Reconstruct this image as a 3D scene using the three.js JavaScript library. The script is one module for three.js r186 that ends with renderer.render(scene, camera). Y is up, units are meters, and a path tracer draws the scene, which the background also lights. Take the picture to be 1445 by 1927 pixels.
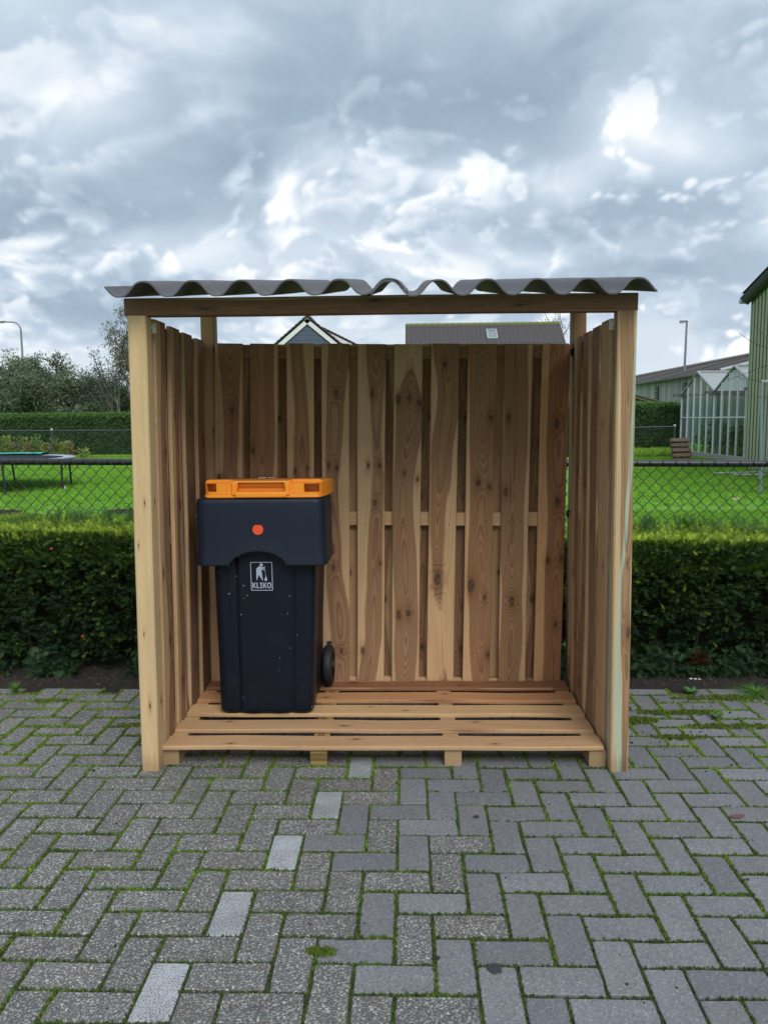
import * as THREE from 'three';
import { mergeGeometries } from 'three/addons/utils/BufferGeometryUtils.js';
import { RoundedBoxGeometry } from 'three/addons/geometries/RoundedBoxGeometry.js';
import { FontLoader } from 'three/addons/loaders/FontLoader.js';
import { Brush, Evaluator, SUBTRACTION } from 'three-bvh-csg';

const scene = new THREE.Scene();
const PI = Math.PI, { sin, cos, abs, floor, max, min, sqrt, hypot, exp, atan2, pow } = Math;

// ---------------------------------------------------------------- camera
const EYE = 1.428;
const camera = new THREE.PerspectiveCamera(66.14, 0.749, 0.05, 900);
camera.position.set(0, EYE, 0);
camera.rotation.order = 'YXZ';
camera.rotation.set(-0.1167, 0.0324, -0.010);

// ---------------------------------------------------------------- noise
function rng(seed) { let s = seed | 0; return () => { s = (s + 0x6d2b79f5) | 0; let t = Math.imul(s ^ (s >>> 15), 1 | s); t = (t + Math.imul(t ^ (t >>> 7), 61 | t)) ^ t; return ((t ^ (t >>> 14)) >>> 0) / 4294967296; }; }
const PERM = new Uint8Array(512), GX = new Float32Array(256), GY = new Float32Array(256), GZ = new Float32Array(256), RV = new Float32Array(256);
{ const r = rng(77); const p = [...Array(256).keys()]; for (let i = 255; i > 0; i--) { const j = floor(r() * (i + 1)); [p[i], p[j]] = [p[j], p[i]]; } for (let i = 0; i < 512; i++) PERM[i] = p[i & 255];
  for (let i = 0; i < 256; i++) { const z = r() * 2 - 1, a = r() * 2 * PI, q = sqrt(1 - z * z); GX[i] = q * cos(a); GY[i] = q * sin(a); GZ[i] = z; RV[i] = r(); } }
function n3(x, y, z) {
  const ix = floor(x), iy = floor(y), iz = floor(z); x -= ix; y -= iy; z -= iz;
  const u = x * x * x * (x * (x * 6 - 15) + 10), v = y * y * y * (y * (y * 6 - 15) + 10), w = z * z * z * (z * (z * 6 - 15) + 10);
  const X = ix & 255, Y = iy & 255, Z = iz & 255;
  const A = PERM[X] + Y, B = PERM[X + 1] + Y, AA = PERM[A & 511] + Z, AB = PERM[(A + 1) & 511] + Z, BA = PERM[B & 511] + Z, BB = PERM[(B + 1) & 511] + Z;
  const g = (h, a, b, c) => { const k = PERM[h & 511]; return GX[k] * a + GY[k] * b + GZ[k] * c; };
  const l = (t, a, b) => a + t * (b - a);
  return 1.5 * l(w, l(v, l(u, g(AA, x, y, z), g(BA, x - 1, y, z)), l(u, g(AB, x, y - 1, z), g(BB, x - 1, y - 1, z))), l(v, l(u, g(AA + 1, x, y, z - 1), g(BA + 1, x - 1, y, z - 1)), l(u, g(AB + 1, x, y - 1, z - 1), g(BB + 1, x - 1, y - 1, z - 1))));
}
const fbm = (x, y, z, o) => { let s = 0, a = 0.5, t = 0; for (let i = 0; i < o; i++) { s += a * n3(x, y, z); t += a; x = x * 2.03 + 17.1; y = y * 2.03 + 5.3; z = z * 2.03 - 9.7; a *= 0.5; } return s / t; };
const ss = (a, b, x) => { const t = min(1, max(0, (x - a) / (b - a))); return t * t * (3 - 2 * t); };
const mix = (a, b, t) => a + (b - a) * t;
const mix3 = (a, b, t) => [mix(a[0], b[0], t), mix(a[1], b[1], t), mix(a[2], b[2], t)];
const lin = (c) => (c <= 0.04045 ? c / 12.92 : pow((c + 0.055) / 1.055, 2.4));
const srgb = (c) => (c <= 0.0031308 ? c * 12.92 : 1.055 * pow(c, 1 / 2.4) - 0.055);
const L8 = (r, g, b) => [lin(r / 255), lin(g / 255), lin(b / 255)];

// ---------------------------------------------------------------- sky: broken grey cloud, computed for every direction
{
  const W = 2688, H = 1344, d = new Float32Array(W * H * 4);
  // soft light (+) and dark (-) parts of the cloud deck: azimuth and elevation in degrees, their half sizes, strength
  const F = [[2.5, 22, 14, 4.4, -0.17], [15, 22, 9, 3.2, -0.09], [-13, 16.5, 5.5, 2.2, -0.12], [-25, 14, 6, 2.8, -0.13], [2.4, 13, 2.8, 1.6, -0.10], [13.5, 13.2, 5.5, 1.8, -0.13], [18, 9.4, 7, 1.2, -0.09], [-20, 8, 7, 1.5, -0.12], [-22, 22, 6, 5, 0.06],
    [-21, 20.6, 2.4, 2.0, 0.16], [-15.5, 25, 3.6, 1.2, 0.15], [-26, 26.5, 3.2, 2, 0.16], [18.5, 17.2, 4.2, 1.9, 0.30], [4.3, 16, 2.4, 1.5, 0.20], [-8.4, 14.6, 1.3, 0.9, 0.26], [12.4, 15.6, 2.5, 1.1, 0.18], [-20.5, 12.6, 4, 1.0, 0.2], [-13.5, 11.6, 3, 1.0, 0.18], [6, 11.0, 9, 1.2, 0.2], [-22.5, 5.4, 4, 1.9, 0.2], [25.5, 12.6, 1.8, 2.2, 0.3], [-6, 16.8, 4, 1.5, 0.1]];
  const r = rng(5);
  for (let i = 0; i < 150; i++) { const az = 32 + r() * 296, el = 4 + r() * 50, big = r(); F.push([az > 180 ? az - 360 : az, el, (2 + 10 * big) / cos(el * PI / 180), 1 + 3.2 * big, (r() < 0.5 ? -1 : 1.25) * (0.1 + 0.16 * r())]); }
  const dark = L8(137, 157, 176), mid = L8(177, 194, 211), light = L8(209, 220, 231), white = L8(247, 249, 250);
  const heap = (x, y, z) => { let s = 0, a = 0.5; for (let i = 0; i < 6; i++) { const n = n3(x, y, z); s += a * (i < 1 ? n * 0.9 : abs(n) * 1.5 - 0.45); x = x * 2.1 + 7.7; y = y * 2.1 + 3.1; z = z * 2.1 - 5.9; a *= 0.52; } return s; };
  function skyAt(x, y, z, out) {
      const az = atan2(x, -z) * 180 / PI, eld = Math.asin(y) * 180 / PI, s = 1 / (y + 0.55);
      const px = x * s * 2.8, py = y * s * 3.5, pz = z * s * 2.8;
      const w1 = fbm(px * 1.1 + 3, py * 1.1, pz * 1.1, 4), w2 = fbm(px * 1.1, py * 1.1 + 9, pz * 1.1 + 4, 4);
      let f = 0;
      const wa = az + w1 * 6, we = eld + w2 * 3.4;
      for (let i = 0; i < F.length; i++) { const g = F[i]; let da = wa - g[0]; if (da > 180) da -= 360; else if (da < -180) da += 360; const q = (da / g[2]) * (da / g[2]) + ((we - g[1]) / g[3]) * ((we - g[1]) / g[3]); if (q < 6) f += g[4] * exp(-q); }
      let B = 0.52 + 0.12 * w2 + 1.15 * f;
      const low = ss(28, 9, eld);
      for (let k = 0; k < 3; k++) { // three banks of cloud, the nearer over the farther: tops catch the light, bases stay grey
        const q = [0.50, 0.82, 1.45][k], e = [0.17, 0.15, 0.12][k];
        const ax = px * q + 13 * k + w1 * 0.3, ay = py * q + w2 * 0.3, az2 = pz * q - 7 * k, C = heap(ax, ay, az2) - 0.35 * f, D = heap(ax - e * 0.5, ay + e, az2) - 0.35 * f;
        const t = [-0.22, -0.08, 0.02][k] + 0.1 * w1, al = ss(t, t + 0.065, C), top = ss(-0.04, 0.22, C - D), deep = ss(t, t + 0.38, C);
        const body = 0.53 + 1.35 * f + 0.16 * w1 + mix(0.58, 0.05, deep) * top - 0.22 * (1 - top) - 0.14 * deep;
        B = mix(B, body, al * mix([0.55, 0.3, 0.15][k], [0.92, 0.85, 0.75][k], low));
      }
      B += 0.055 * fbm(px * 4.2, py * 4.2, pz * 4.2, 4) + 0.14 * ss(8, 1, eld);
      B = min(1.05, max(0, B));
      const c = B < 0.36 ? mix3(dark, mid, max(0, B / 0.36)) : B < 0.62 ? mix3(mid, light, (B - 0.36) / 0.26) : mix3(light, white, min(1, (B - 0.62) / 0.34));
      const up = 1 + 0.55 * ss(32, 75, eld);
      out[0] = c[0] * up; out[1] = c[1] * up; out[2] = c[2] * up;
  }
  const below = L8(120, 128, 118), o3 = [0, 0, 0];
  for (let row = 0; row < H; row++) {
    const el = ((row + 0.5) / H - 0.5) * PI, y = sin(el), c = cos(el);
    for (let col = 0; col < W; col++) {
      const o = (row * W + col) * 4; d[o + 3] = 1;
      if (el < 0) { d[o] = below[0]; d[o + 1] = below[1]; d[o + 2] = below[2]; continue; }
      const th = ((col + 0.5) / W - 0.5) * 2 * PI; skyAt(cos(th) * c, y, sin(th) * c, o3); d[o] = o3[0]; d[o + 1] = o3[1]; d[o + 2] = o3[2];
    }
  }
  const t = new THREE.DataTexture(d, W, H, THREE.RGBAFormat, THREE.FloatType);
  t.mapping = THREE.EquirectangularReflectionMapping; t.minFilter = t.magFilter = THREE.LinearFilter; t.needsUpdate = true;
  scene.background = t; scene.environment = t;
}
// ---------------------------------------------------------------- sun, veiled by the cloud
const sun = new THREE.DirectionalLight(new THREE.Color(1, 0.965, 0.9), 1.9);
sun.position.set(6, 19, 15); sun.target.position.set(0, 0, -4); sun.castShadow = true; sun.shadow.radius = 60; sun.shadow.mapSize.set(2048, 2048);
Object.assign(sun.shadow.camera, { left: -30, right: 30, top: 40, bottom: -30, near: 1, far: 120 });
scene.add(sun, sun.target);
const EXPOSURE = 1.15;

// ---------------------------------------------------------------- helpers
const used = new Map();
function numbered(n) { const k = used.get(n) || 0; used.set(n, k + 1); return k ? n + '_' + String(k).padStart(3, '0') : n; }
function mesh(name, geo, mat, parent) { const m = new THREE.Mesh(geo, mat); m.name = parent && parent !== scene ? name : numbered(name); m.castShadow = m.receiveShadow = true; (parent || scene).add(m); return m; }
function thing(name, label, category, pos = [0, 0, 0], group) { const g = new THREE.Group(); g.name = numbered(name); g.position.set(...pos); g.userData = { label, category }; if (group) g.userData.group = group; scene.add(g); return g; }
function tag(o, label, category, group) { o.userData = { ...o.userData, label, category }; if (group) o.userData.group = group; return o; }
function part(name, parent, kind) { const g = new THREE.Group(); g.name = name; if (kind) g.userData.kind = kind; parent.add(g); return g; }
const structure = (o) => { o.userData.kind = 'structure'; return o; };
const stuff = (o) => { o.userData.kind = 'stuff'; return o; };
const std = (c, rough = 0.8, o = {}) => { const m = new THREE.MeshStandardMaterial({ roughness: rough, ...o }); m.color.setRGB(c[0], c[1], c[2]); return m; };
const phys = (c, rough = 0.8, o = {}) => { const m = new THREE.MeshPhysicalMaterial({ roughness: rough, ...o }); m.color.setRGB(c[0], c[1], c[2]); return m; };
function geo(pos, uv, idx, nor, col) { const g = new THREE.BufferGeometry(); g.setAttribute('position', new THREE.Float32BufferAttribute(pos, 3)); if (uv) g.setAttribute('uv', new THREE.Float32BufferAttribute(uv, 2)); if (col) g.setAttribute('color', new THREE.Float32BufferAttribute(col, 3)); if (idx) g.setIndex(idx); if (nor) g.setAttribute('normal', new THREE.Float32BufferAttribute(nor, 3)); else g.computeVertexNormals(); return g; }
function mg(list) { const a = list.map((g) => { const q = g.index ? g.toNonIndexed() : g.clone(); for (const k of Object.keys(q.attributes)) if (!['position', 'normal', 'uv', 'color'].includes(k)) q.deleteAttribute(k); return q; }); const keys = ['uv', 'color'].filter((k) => !a.every((g) => g.attributes[k])); for (const g of a) for (const k of keys) g.deleteAttribute(k); return mergeGeometries(a); }
const box = (w, h, d, x = 0, y = 0, z = 0) => new THREE.BoxGeometry(w, h, d).translate(x, y, z);
const rbox = (w, h, d, c, x = 0, y = 0, z = 0) => new RoundedBoxGeometry(w, h, d, 1, c).translate(x, y, z);
function tube(pts, r0, r1, sides = 6, flat) {
  const P = pts.map((p) => new THREE.Vector3(...p)), n = P.length, pos = [], uv = [], idx = [], T = new THREE.Vector3(), N = new THREE.Vector3(), B = new THREE.Vector3(), ref = new THREE.Vector3(); let len = 0;
  for (let i = 0; i < n; i++) {
    T.subVectors(P[min(n - 1, i + 1)], P[max(0, i - 1)]).normalize(); if (i) len += P[i].distanceTo(P[i - 1]);
    ref.set(0, 1, 0); if (abs(T.y) > 0.9) ref.set(0, 0, 1); N.crossVectors(ref, T).normalize(); B.crossVectors(T, N);
    const r = mix(r0, r1, n > 1 ? i / (n - 1) : 0);
    for (let k = 0; k <= sides; k++) { const a = k / sides * 2 * PI; pos.push(P[i].x + r * (cos(a) * N.x + sin(a) * B.x), P[i].y + r * (cos(a) * N.y + sin(a) * B.y), P[i].z + r * (cos(a) * N.z + sin(a) * B.z)); uv.push(k / sides * 2 * PI * r0, len); }
  }
  for (let i = 0; i < n - 1; i++) for (let k = 0; k < sides; k++) { const a = i * (sides + 1) + k, b = a + sides + 1; idx.push(a, a + 1, b, b, a + 1, b + 1); }
  const c0 = pos.length / 3; pos.push(P[0].x, P[0].y, P[0].z, P[n - 1].x, P[n - 1].y, P[n - 1].z); uv.push(0, 0, 0, len); const e = (n - 1) * (sides + 1);
  for (let k = 0; k < sides; k++) idx.push(c0, k + 1, k, c0 + 1, e + k, e + k + 1);
  return geo(pos, uv, idx);
}
function dataTex(w, h, f, colour, rep) { // f(x, y, out) -> linear rgb or one value, in 0..1
  const d = new Uint8Array(w * h * 4), o = [0, 0, 0]; for (let y = 0; y < h; y++) for (let x = 0; x < w; x++) { f(x, y, o); const i = (y * w + x) * 4; for (let c = 0; c < 3; c++) d[i + c] = max(0, min(255, (colour ? srgb(max(0, o[c])) : o[c]) * 255)); d[i + 3] = 255; }
  return tex(d, w, h, colour, rep);
}
function tex(d, w, h, colour, rep) { const t = new THREE.DataTexture(d, w, h, THREE.RGBAFormat); t.magFilter = THREE.LinearFilter; t.minFilter = THREE.LinearMipmapLinearFilter; t.wrapS = t.wrapT = THREE.RepeatWrapping; if (colour) t.colorSpace = THREE.SRGBColorSpace; if (rep) t.repeat.set(rep, rep); t.needsUpdate = true; return t; }
function instanced(name, g, mat, list, parent, colours) { const m = new THREE.InstancedMesh(g, mat, list.length); list.forEach((x, i) => m.setMatrixAt(i, x)); if (colours) { const c = new THREE.Color(); colours.forEach((q, i) => m.setColorAt(i, c.setRGB(q[0], q[1], q[2]))); } m.name = parent && parent !== scene ? name : numbered(name); m.castShadow = m.receiveShadow = true; (parent || scene).add(m); return m; }
const _q = new THREE.Quaternion(), _q2 = new THREE.Quaternion(), _v = new THREE.Vector3(), _s = new THREE.Vector3(), UPV = new THREE.Vector3(0, 1, 0);
function place(x, y, z, dir, twist, sx, sy, sz) { _v.set(...dir).normalize(); _q.setFromUnitVectors(UPV, _v); _q2.setFromAxisAngle(UPV, twist); _q.multiply(_q2); return new THREE.Matrix4().compose(new THREE.Vector3(x, y, z), _q, _s.set(sx, sy ?? sx, sz ?? sx)); }

// ---------------------------------------------------------------- wood: one atlas of sixteen sawn faces, each 2 m long
const STRIPS = 16, SW = 112, SH = 2048;
const curve = (a, t) => { const n = a.length - 1, x = min(0.9999, max(0, t)) * n, i = floor(x), f = x - i, s = f * f * (3 - 2 * f); return mix(a[i], a[i + 1], s); };
// c: centre of the heartwood across the face (-1 to 1), h: its half width, both from top to bottom; k: knots [across, height in m, size]; x: cracks [across, from, to]
const SPEC = [
  { c: [0.1, 0.2, 0, 0.1, 0.2], h: [0.9, 0.5, 0.7, 0.8, 0.7], k: [[0.25, 1.5, 1], [-0.7, 1.16, 1.1], [0.3, 0.6, 0.8]], t: [1, 0.97, 0.95] },
  { c: [-0.2, -0.1, -0.2, -0.3, -0.1], h: [0.95, 0.9, 0.85, 0.8, 0.8], k: [[-0.8, 1.3, 0.8], [0.2, 0.7, 0.9]], t: [1, 0.93, 0.9] },
  { c: [-0.3, 0.1, 0.2, 0.1, 0], h: [0.5, 0.6, 0.5, 0.6, 0.7], k: [[-0.4, 1.19, 0.8], [0.5, 1.21, 0.6], [0.6, 0.5, 1]], t: [1.02, 1, 0.95] },
  { c: [0.35, -0.05, -0.25, -0.1, 0.3, 0.25], h: [0.8, 0.62, 0.5, 0.6, 0.75, 0.75], k: [[0.05, 1.58, 0.9], [-0.5, 1.22, 0.8], [0.1, 1.21, 0.9], [-0.2, 0.7, 0.8], [0.4, 0.26, 0.9]], t: [1, 1, 1] },
  { c: [0.3, 0.35, 0.45, 0.25, 0.2, -0.35], h: [0.7, 0.5, 0.42, 0.6, 0.62, 0.62], k: [[0.05, 1.58, 0.9], [-0.2, 1.22, 0.8], [0.6, 1.22, 0.8], [0.3, 1.03, 0.9], [0.65, 0.72, 0.8], [-0.6, 0.26, 1]], t: [1, 1, 1] },
  { c: [0.2, 0.1, -0.25, -0.1, 0.05, 0], h: [-0.2, 0.95, 0.72, 0.8, 0.85, 0.62], k: [[-0.7, 1.55, 1.2], [0.1, 1.55, 1], [0.8, 1.53, 1.1], [-0.2, 1.18, 0.7], [0.75, 1.15, 0.8], [-0.5, 0.45, 1.2], [0.2, 0.46, 1.1]], x: [[-0.15, 1.32, 1.24]], t: [0.97, 0.98, 0.98] },
  { c: [0.1, 0.2, -0.2, -0.4, -0.25, 0.15, 0.3], h: [1.1, 0.8, 0.75, 0.55, 0.42, -0.55, 0.62], k: [[-0.3, 0.64, 1.8], [0, 1.72, 0.8]], t: [1.03, 1, 0.95] },
  { c: [0, 0.1, 0.2, 0.15, 0.3, 0.45], h: [1.0, 0.9, 0.85, 0.95, 0.9, 0.7], k: [[0.7, 1.45, 1], [-0.1, 1.13, 1.2], [0.7, 1.11, 0.9], [-0.5, 0.6, 1.7], [0.5, 0.54, 0.8], [0.85, 0.24, 1]], t: [1.06, 1, 0.92] },
  { c: [-0.2, -0.1, -0.2, -0.1, -0.3], h: [0.9, 0.85, 0.9, 0.8, 0.75], k: [[-0.6, 1.45, 0.9], [-0.7, 1.08, 1], [-0.1, 0.52, 1.3]], x: [[-0.35, 1.2, 0.98], [-0.4, 0.84, 0.75], [-0.2, 0.33, 0.2]], t: [1, 0.98, 0.98] },
  { c: [0.45, 0.4, 0.5, 0.45, 0.4], h: [0.85, 0.85, 0.8, 0.85, 0.85], k: [[0.2, 1.42, 1.2], [0.4, 1.03, 1.3], [-0.2, 0.73, 1], [0.8, 0.74, 1], [0.5, 0.4, 0.9]], t: [1.08, 0.9, 0.76] },
  { c: [0.6, 0.2, 0.4, 0.7, 0.3], h: [0.6, 0.5, 0.65, 0.5, 0.6], k: [[0.5, 1.3, 1], [-0.5, 0.8, 0.9], [0.3, 0.5, 1.2]], t: [1, 0.98, 0.95] },
  { c: [-0.5, -0.2, 0.1, -0.3, 0], h: [0.8, 0.5, 0.4, 0.6, 0.5], k: [[-0.3, 1.1, 1.2], [0.3, 1.5, 0.8], [0, 0.3, 0.9]], t: [1.02, 0.96, 0.92] },
  { c: [0, 0.2, 0.1, 0.2, 0], h: [0.9, 1, 0.8, 0.9, 1], k: [[0.3, 1.55, 0.8], [-0.4, 1.0, 1], [0.3, 0.35, 0.9]], t: [0.95, 0.95, 0.97] },
  { c: [-1.5, -1.4, -1.6, -1.5], h: [0.5, 0.4, 0.55, 0.45], k: [[0.5, 1.4, 0.6], [-0.3, 0.82, 0.7], [0.6, 0.3, 0.6]], t: [0.95, 0.9, 0.86], ringK: 0.7 },
  { c: [1.3, 1.25, 1.4, 1.3, 1.2], h: [0.3, 0.25, 0.3, 0.3, 0.35], k: [[0.3, 1.15, 0.5], [-0.5, 0.98, 0.4], [0.2, 0.32, 0.7], [-0.2, 0.62, 0.4]], t: [1.1, 1.08, 1.0], ringK: 0.5 },
  { c: [-0.1, 0.2, 0.3, 0.3, 0.6, 0.5], h: [0.8, 0.7, 0.7, 0.6, 0.45, 0.4], k: [[0.7, 0.62, 1.4], [0.5, 0.9, 0.5]], t: [1.02, 1, 0.95], green: [[0.95, 0.85, 0.65, 0.3, -0.25, -0.4, -0.25, 0.0], [0.08, 0.22, 0.24, 0.24, 0.16, 0.3, 0.5, 0.36]] },
];
const SAP = [0.53, 0.39, 0.225], HEART = [0.285, 0.165, 0.086], KNOT = [0.07, 0.042, 0.025], GREEN = [0.36, 0.47, 0.36];
const woodC = new Uint8Array(STRIPS * SW * SH * 4), woodB = new Uint8Array(STRIPS * SW * SH * 4);
{
  const W = STRIPS * SW, o = [0, 0, 0];
  for (let s = 0; s < STRIPS; s++) {
    const sp = SPEC[s];
    for (let y = 0; y < SH; y++) {
      const Y = y / SH * 2, tt = 1 - Y / 1.85, cc = curve(sp.c, tt) + 0.10 * n3(s * 7.1, Y * 2.2, 1), hw = curve(sp.h, tt) + 0.12 * n3(s * 3.7, Y * 2.6, 5), rh = 1.05, dd = sqrt(max(0.0004, rh * rh - max(0, hw) * max(0, hw)));
      const slow = n3(s * 5.3, Y * 1.3, 9) * 0.2, rowN = n3(1, Y * 14, s);
      for (let x = 0; x < SW; x++) {
        let u = ((x + 0.5) / SW * 2 - 1) * 1.06, kd = 0, halo = 0, bend = 0;
        for (const [ku, kv, kr] of sp.k) { // knots bend the grain round themselves
          const du = (u - ku) * 0.072, dv = (Y - kv) * 0.62; if (dv > 0.11 || dv < -0.11) continue; const r = 0.0105 * kr, q = hypot(du, dv * (0.9 + 0.2 * ku)) + 0.0012 * n3(u * 9, Y * 60, s);
          if (q < 0.12) { bend += 1.3 * kr * exp(-q * q / (r * r * 7)) * 0.35; kd = max(kd, 1 - ss(r * 0.8, r * 1.2, q)); halo = max(halo, exp(-(du * du) / (r * r * 4.5) - (dv * dv) / (r * r * 9))); }
        }
        const un = u + 0.035 * n3(u * 2.3, Y * 5, s * 2.1 + 3);
        const R = hypot(un - cc, dd * (1 + 0.15 * slow)) + bend * 0.6;
        const hEdge = R - rh + 0.05 * n3(u * 5 + s * 11, Y * 4, 2) + (hw < 0 ? -hw : 0);
        const heart = 1 - ss(-0.05, 0.035, hEdge - bend * 0.6);
        const rr = R * 15 + 2.2 * n3(R * 3, Y * 0.8, s * 1.7), fr = rr - floor(rr);
        const late = pow(fr, 1.8) * (1 - ss(0.88, 1, fr));
        const fibre = n3(u * 34, Y * 5, s * 9.3) * 0.5 + n3(u * 78, Y * 14, s * 4.3) * 0.4, blot = fbm(u * 1.2 + s * 3, Y * 2.4, s, 2);
        const spots = ss(0.42, 0.75, n3(u * 7 + 40, Y * 18, s * 5)) * 0.18;
        const base = mix3(SAP, HEART, heart * 0.9);
        let k = (1 - late * (0.28 + 0.26 * heart) * (sp.ringK ?? 1)) * (1 + 0.19 * fibre) * (1 + 0.16 * blot) * (1 - spots);
        const grey = 0.25 + 0.3 * blot; // weathering takes the colour out a little
        const m = (base[0] + base[1] + base[2]) / 3;
        for (let c = 0; c < 3; c++) o[c] = mix(base[c], m, max(0, grey) * 0.10) * k * sp.t[c];
        if (sp.green) { const gc = curve(sp.green[0], tt), gw = curve(sp.green[1], tt), g = (1 - ss(gw * 0.5, gw + 0.05, abs(u - gc + 0.06 * n3(u * 3, Y * 6, 3)))) * (0.85 + 0.4 * n3(u * 20, Y * 4, 7)); const kk = max(0, min(0.9, g)); for (let c = 0; c < 3; c++) o[c] = mix(o[c], GREEN[c] * k, kk); }
        if (s > 13) { const sp2 = (1 - ss(0.045, 0.14, Y + 0.04 * n3(u * 3, 4, s))) * 0.4; for (let c = 0; c < 3; c++) o[c] *= 1 - sp2 * [0.8, 0.85, 0.9][c]; } const hh = halo * 0.75; for (let c = 0; c < 3; c++) o[c] *= mix(1, [0.55, 0.44, 0.34][c], hh);
        if (kd > 0) { const ring = 0.75 + 0.35 * sin(hypot(u * 60, Y * 160)); for (let c = 0; c < 3; c++) o[c] = mix(o[c], KNOT[c] * ring * 1.25, kd * 0.85); }
        let crack = 0; if (sp.x) for (const [cu, a, b] of sp.x) if (Y < a && Y > b) { const w = 0.035 * sin((Y - b) / (a - b) * PI); crack = max(crack, 1 - ss(w * 0.4, w, abs(u - cu + 0.05 * rowN))); }
        if (s < 13) for (const nv of [1.77, 0.925]) if (abs(Y - nv) < 0.03) for (const nu of [-0.42, 0.4]) { const q = hypot((u - nu - 0.1 * RV[s * 4 + 7]) * 0.072, Y - nv - 0.02 * (RV[s * 3 + 1] - 0.5)); crack = max(crack, 0.85 * (1 - ss(0.0018, 0.0046, q))); }
        for (let c = 0; c < 3; c++) o[c] = mix(o[c], 0.02, crack * 0.9);
        const i = (y * W + s * SW + x) * 4;
        for (let c = 0; c < 3; c++) woodC[i + c] = max(0, min(255, srgb(o[c]) * 255));
        const hgt = 0.55 + 0.22 * fibre - 0.22 * late - 0.5 * crack + 0.1 * kd;
        woodB[i] = woodB[i + 1] = woodB[i + 2] = max(0, min(255, hgt * 255)); woodC[i + 3] = woodB[i + 3] = 255;
      }
    }
  }
}
const woodMap = tex(woodC, STRIPS * SW, SH, true), woodBump = tex(woodB, STRIPS * SW, SH, false);
const wood = (tint, rough = 0.78) => std(tint, rough, { map: woodMap, bumpMap: woodBump, bumpScale: 0.0012 });
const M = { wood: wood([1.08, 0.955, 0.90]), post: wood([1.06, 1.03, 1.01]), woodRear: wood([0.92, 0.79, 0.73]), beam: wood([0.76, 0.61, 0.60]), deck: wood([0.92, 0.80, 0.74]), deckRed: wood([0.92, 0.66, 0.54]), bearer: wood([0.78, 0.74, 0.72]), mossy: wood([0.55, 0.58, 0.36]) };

// a sawn length standing on its lower end: w across (x), t thick (z), face towards +z; the strip it is cut from, where along it, mirrored or not
const woodRand = rng(911);
function plank(w, t, len, { strip = 0, v0 = 0.02, flip = false, ch = 0.003, round = 0, seg = 4, wob = 0.0012, taper = 0 } = {}) {
  const pr = [];
  if (round) { for (const [sx, sz, a0] of [[1, -1, -PI / 2], [1, 1, 0], [-1, 1, PI / 2], [-1, -1, PI]]) { const n = sz > 0 ? 3 : 1, R = sz > 0 ? round : 0.002; for (let i = 0; i <= n; i++) { const a = a0 + i / n * PI / 2; pr.push([sx * (w / 2 - R) + R * cos(a), sz * (t / 2 - R) + R * sin(a)]); } } }
  else pr.push([w / 2 - ch, -t / 2], [w / 2, -t / 2 + ch], [w / 2, t / 2 - ch], [w / 2 - ch, t / 2], [-w / 2 + ch, t / 2], [-w / 2, t / 2 - ch], [-w / 2, -t / 2 + ch], [-w / 2 + ch, -t / 2]);
  const n = pr.length, pos = [], uv = [], nor = [], idx = [], off = [], ph = woodRand() * 9;
  for (let i = 0; i <= seg; i++) off.push([wob * sin(ph + i * 1.7), wob * cos(ph * 2 + i * 2.3)]);
  const U = (x, z) => { let q = min(0.985, max(0.015, x / w * 0.94 + 0.5 + (z < t / 2 - ch * 1.5 ? (x > 0 ? -1 : 1) * (t / 2 - z) / w * 0.5 : 0))); if (flip) q = 1 - q; return (strip + q) / STRIPS; };
  for (let k = 0; k < n; k++) {
    const a = pr[k], b = pr[(k + 1) % n], nx = b[1] - a[1], nz = -(b[0] - a[0]), l = hypot(nx, nz) || 1, s0 = pos.length / 3;
    for (let i = 0; i <= seg; i++) { const y = len * i / seg; for (const p of [a, b]) { pos.push(p[0] + off[i][0], y, p[1] + off[i][1]); nor.push(nx / l, 0, nz / l); uv.push(U(p[0], p[1]), v0 + y / 2); } }
    for (let i = 0; i < seg; i++) { const q = s0 + i * 2; idx.push(q, q + 2, q + 1, q + 1, q + 2, q + 3); }
  }
  for (const [y, d, o] of [[0, -1, off[0]], [len, 1, off[seg]]]) { const s0 = pos.length / 3; for (const p of pr) { pos.push(p[0] + o[0], y, p[1] + o[1]); nor.push(0, d, 0); uv.push((strip + 0.5 + p[1] / w * 0.9) / STRIPS, v0 + (y ? y / 2 - 0.004 : 0.004) + p[0] * 0.15); } for (let k = 1; k < n - 1; k++) d > 0 ? idx.push(s0, s0 + k + 1, s0 + k) : idx.push(s0, s0 + k, s0 + k + 1); }
  const g = geo(pos, uv, idx, nor); return g;
}
// the plank runs from a to b, its face turned towards 'face'
function lay(g, a, b, face) { const A = new THREE.Vector3(...a), Y = new THREE.Vector3(...b).sub(A).normalize(), Z = new THREE.Vector3(...face); Z.addScaledVector(Y, -Z.dot(Y)).normalize(); const X = new THREE.Vector3().crossVectors(Y, Z); return g.applyMatrix4(new THREE.Matrix4().makeBasis(X, Y, Z).setPosition(A)); }
const dist = (a, b) => hypot(a[0] - b[0], a[1] - b[1], a[2] - b[2]);
function stick(name, parent, mat, a, b, face, w, t, opt) { return mesh(name, lay(plank(w, t, dist(a, b), opt), a, b, face), mat, parent); }

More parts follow.
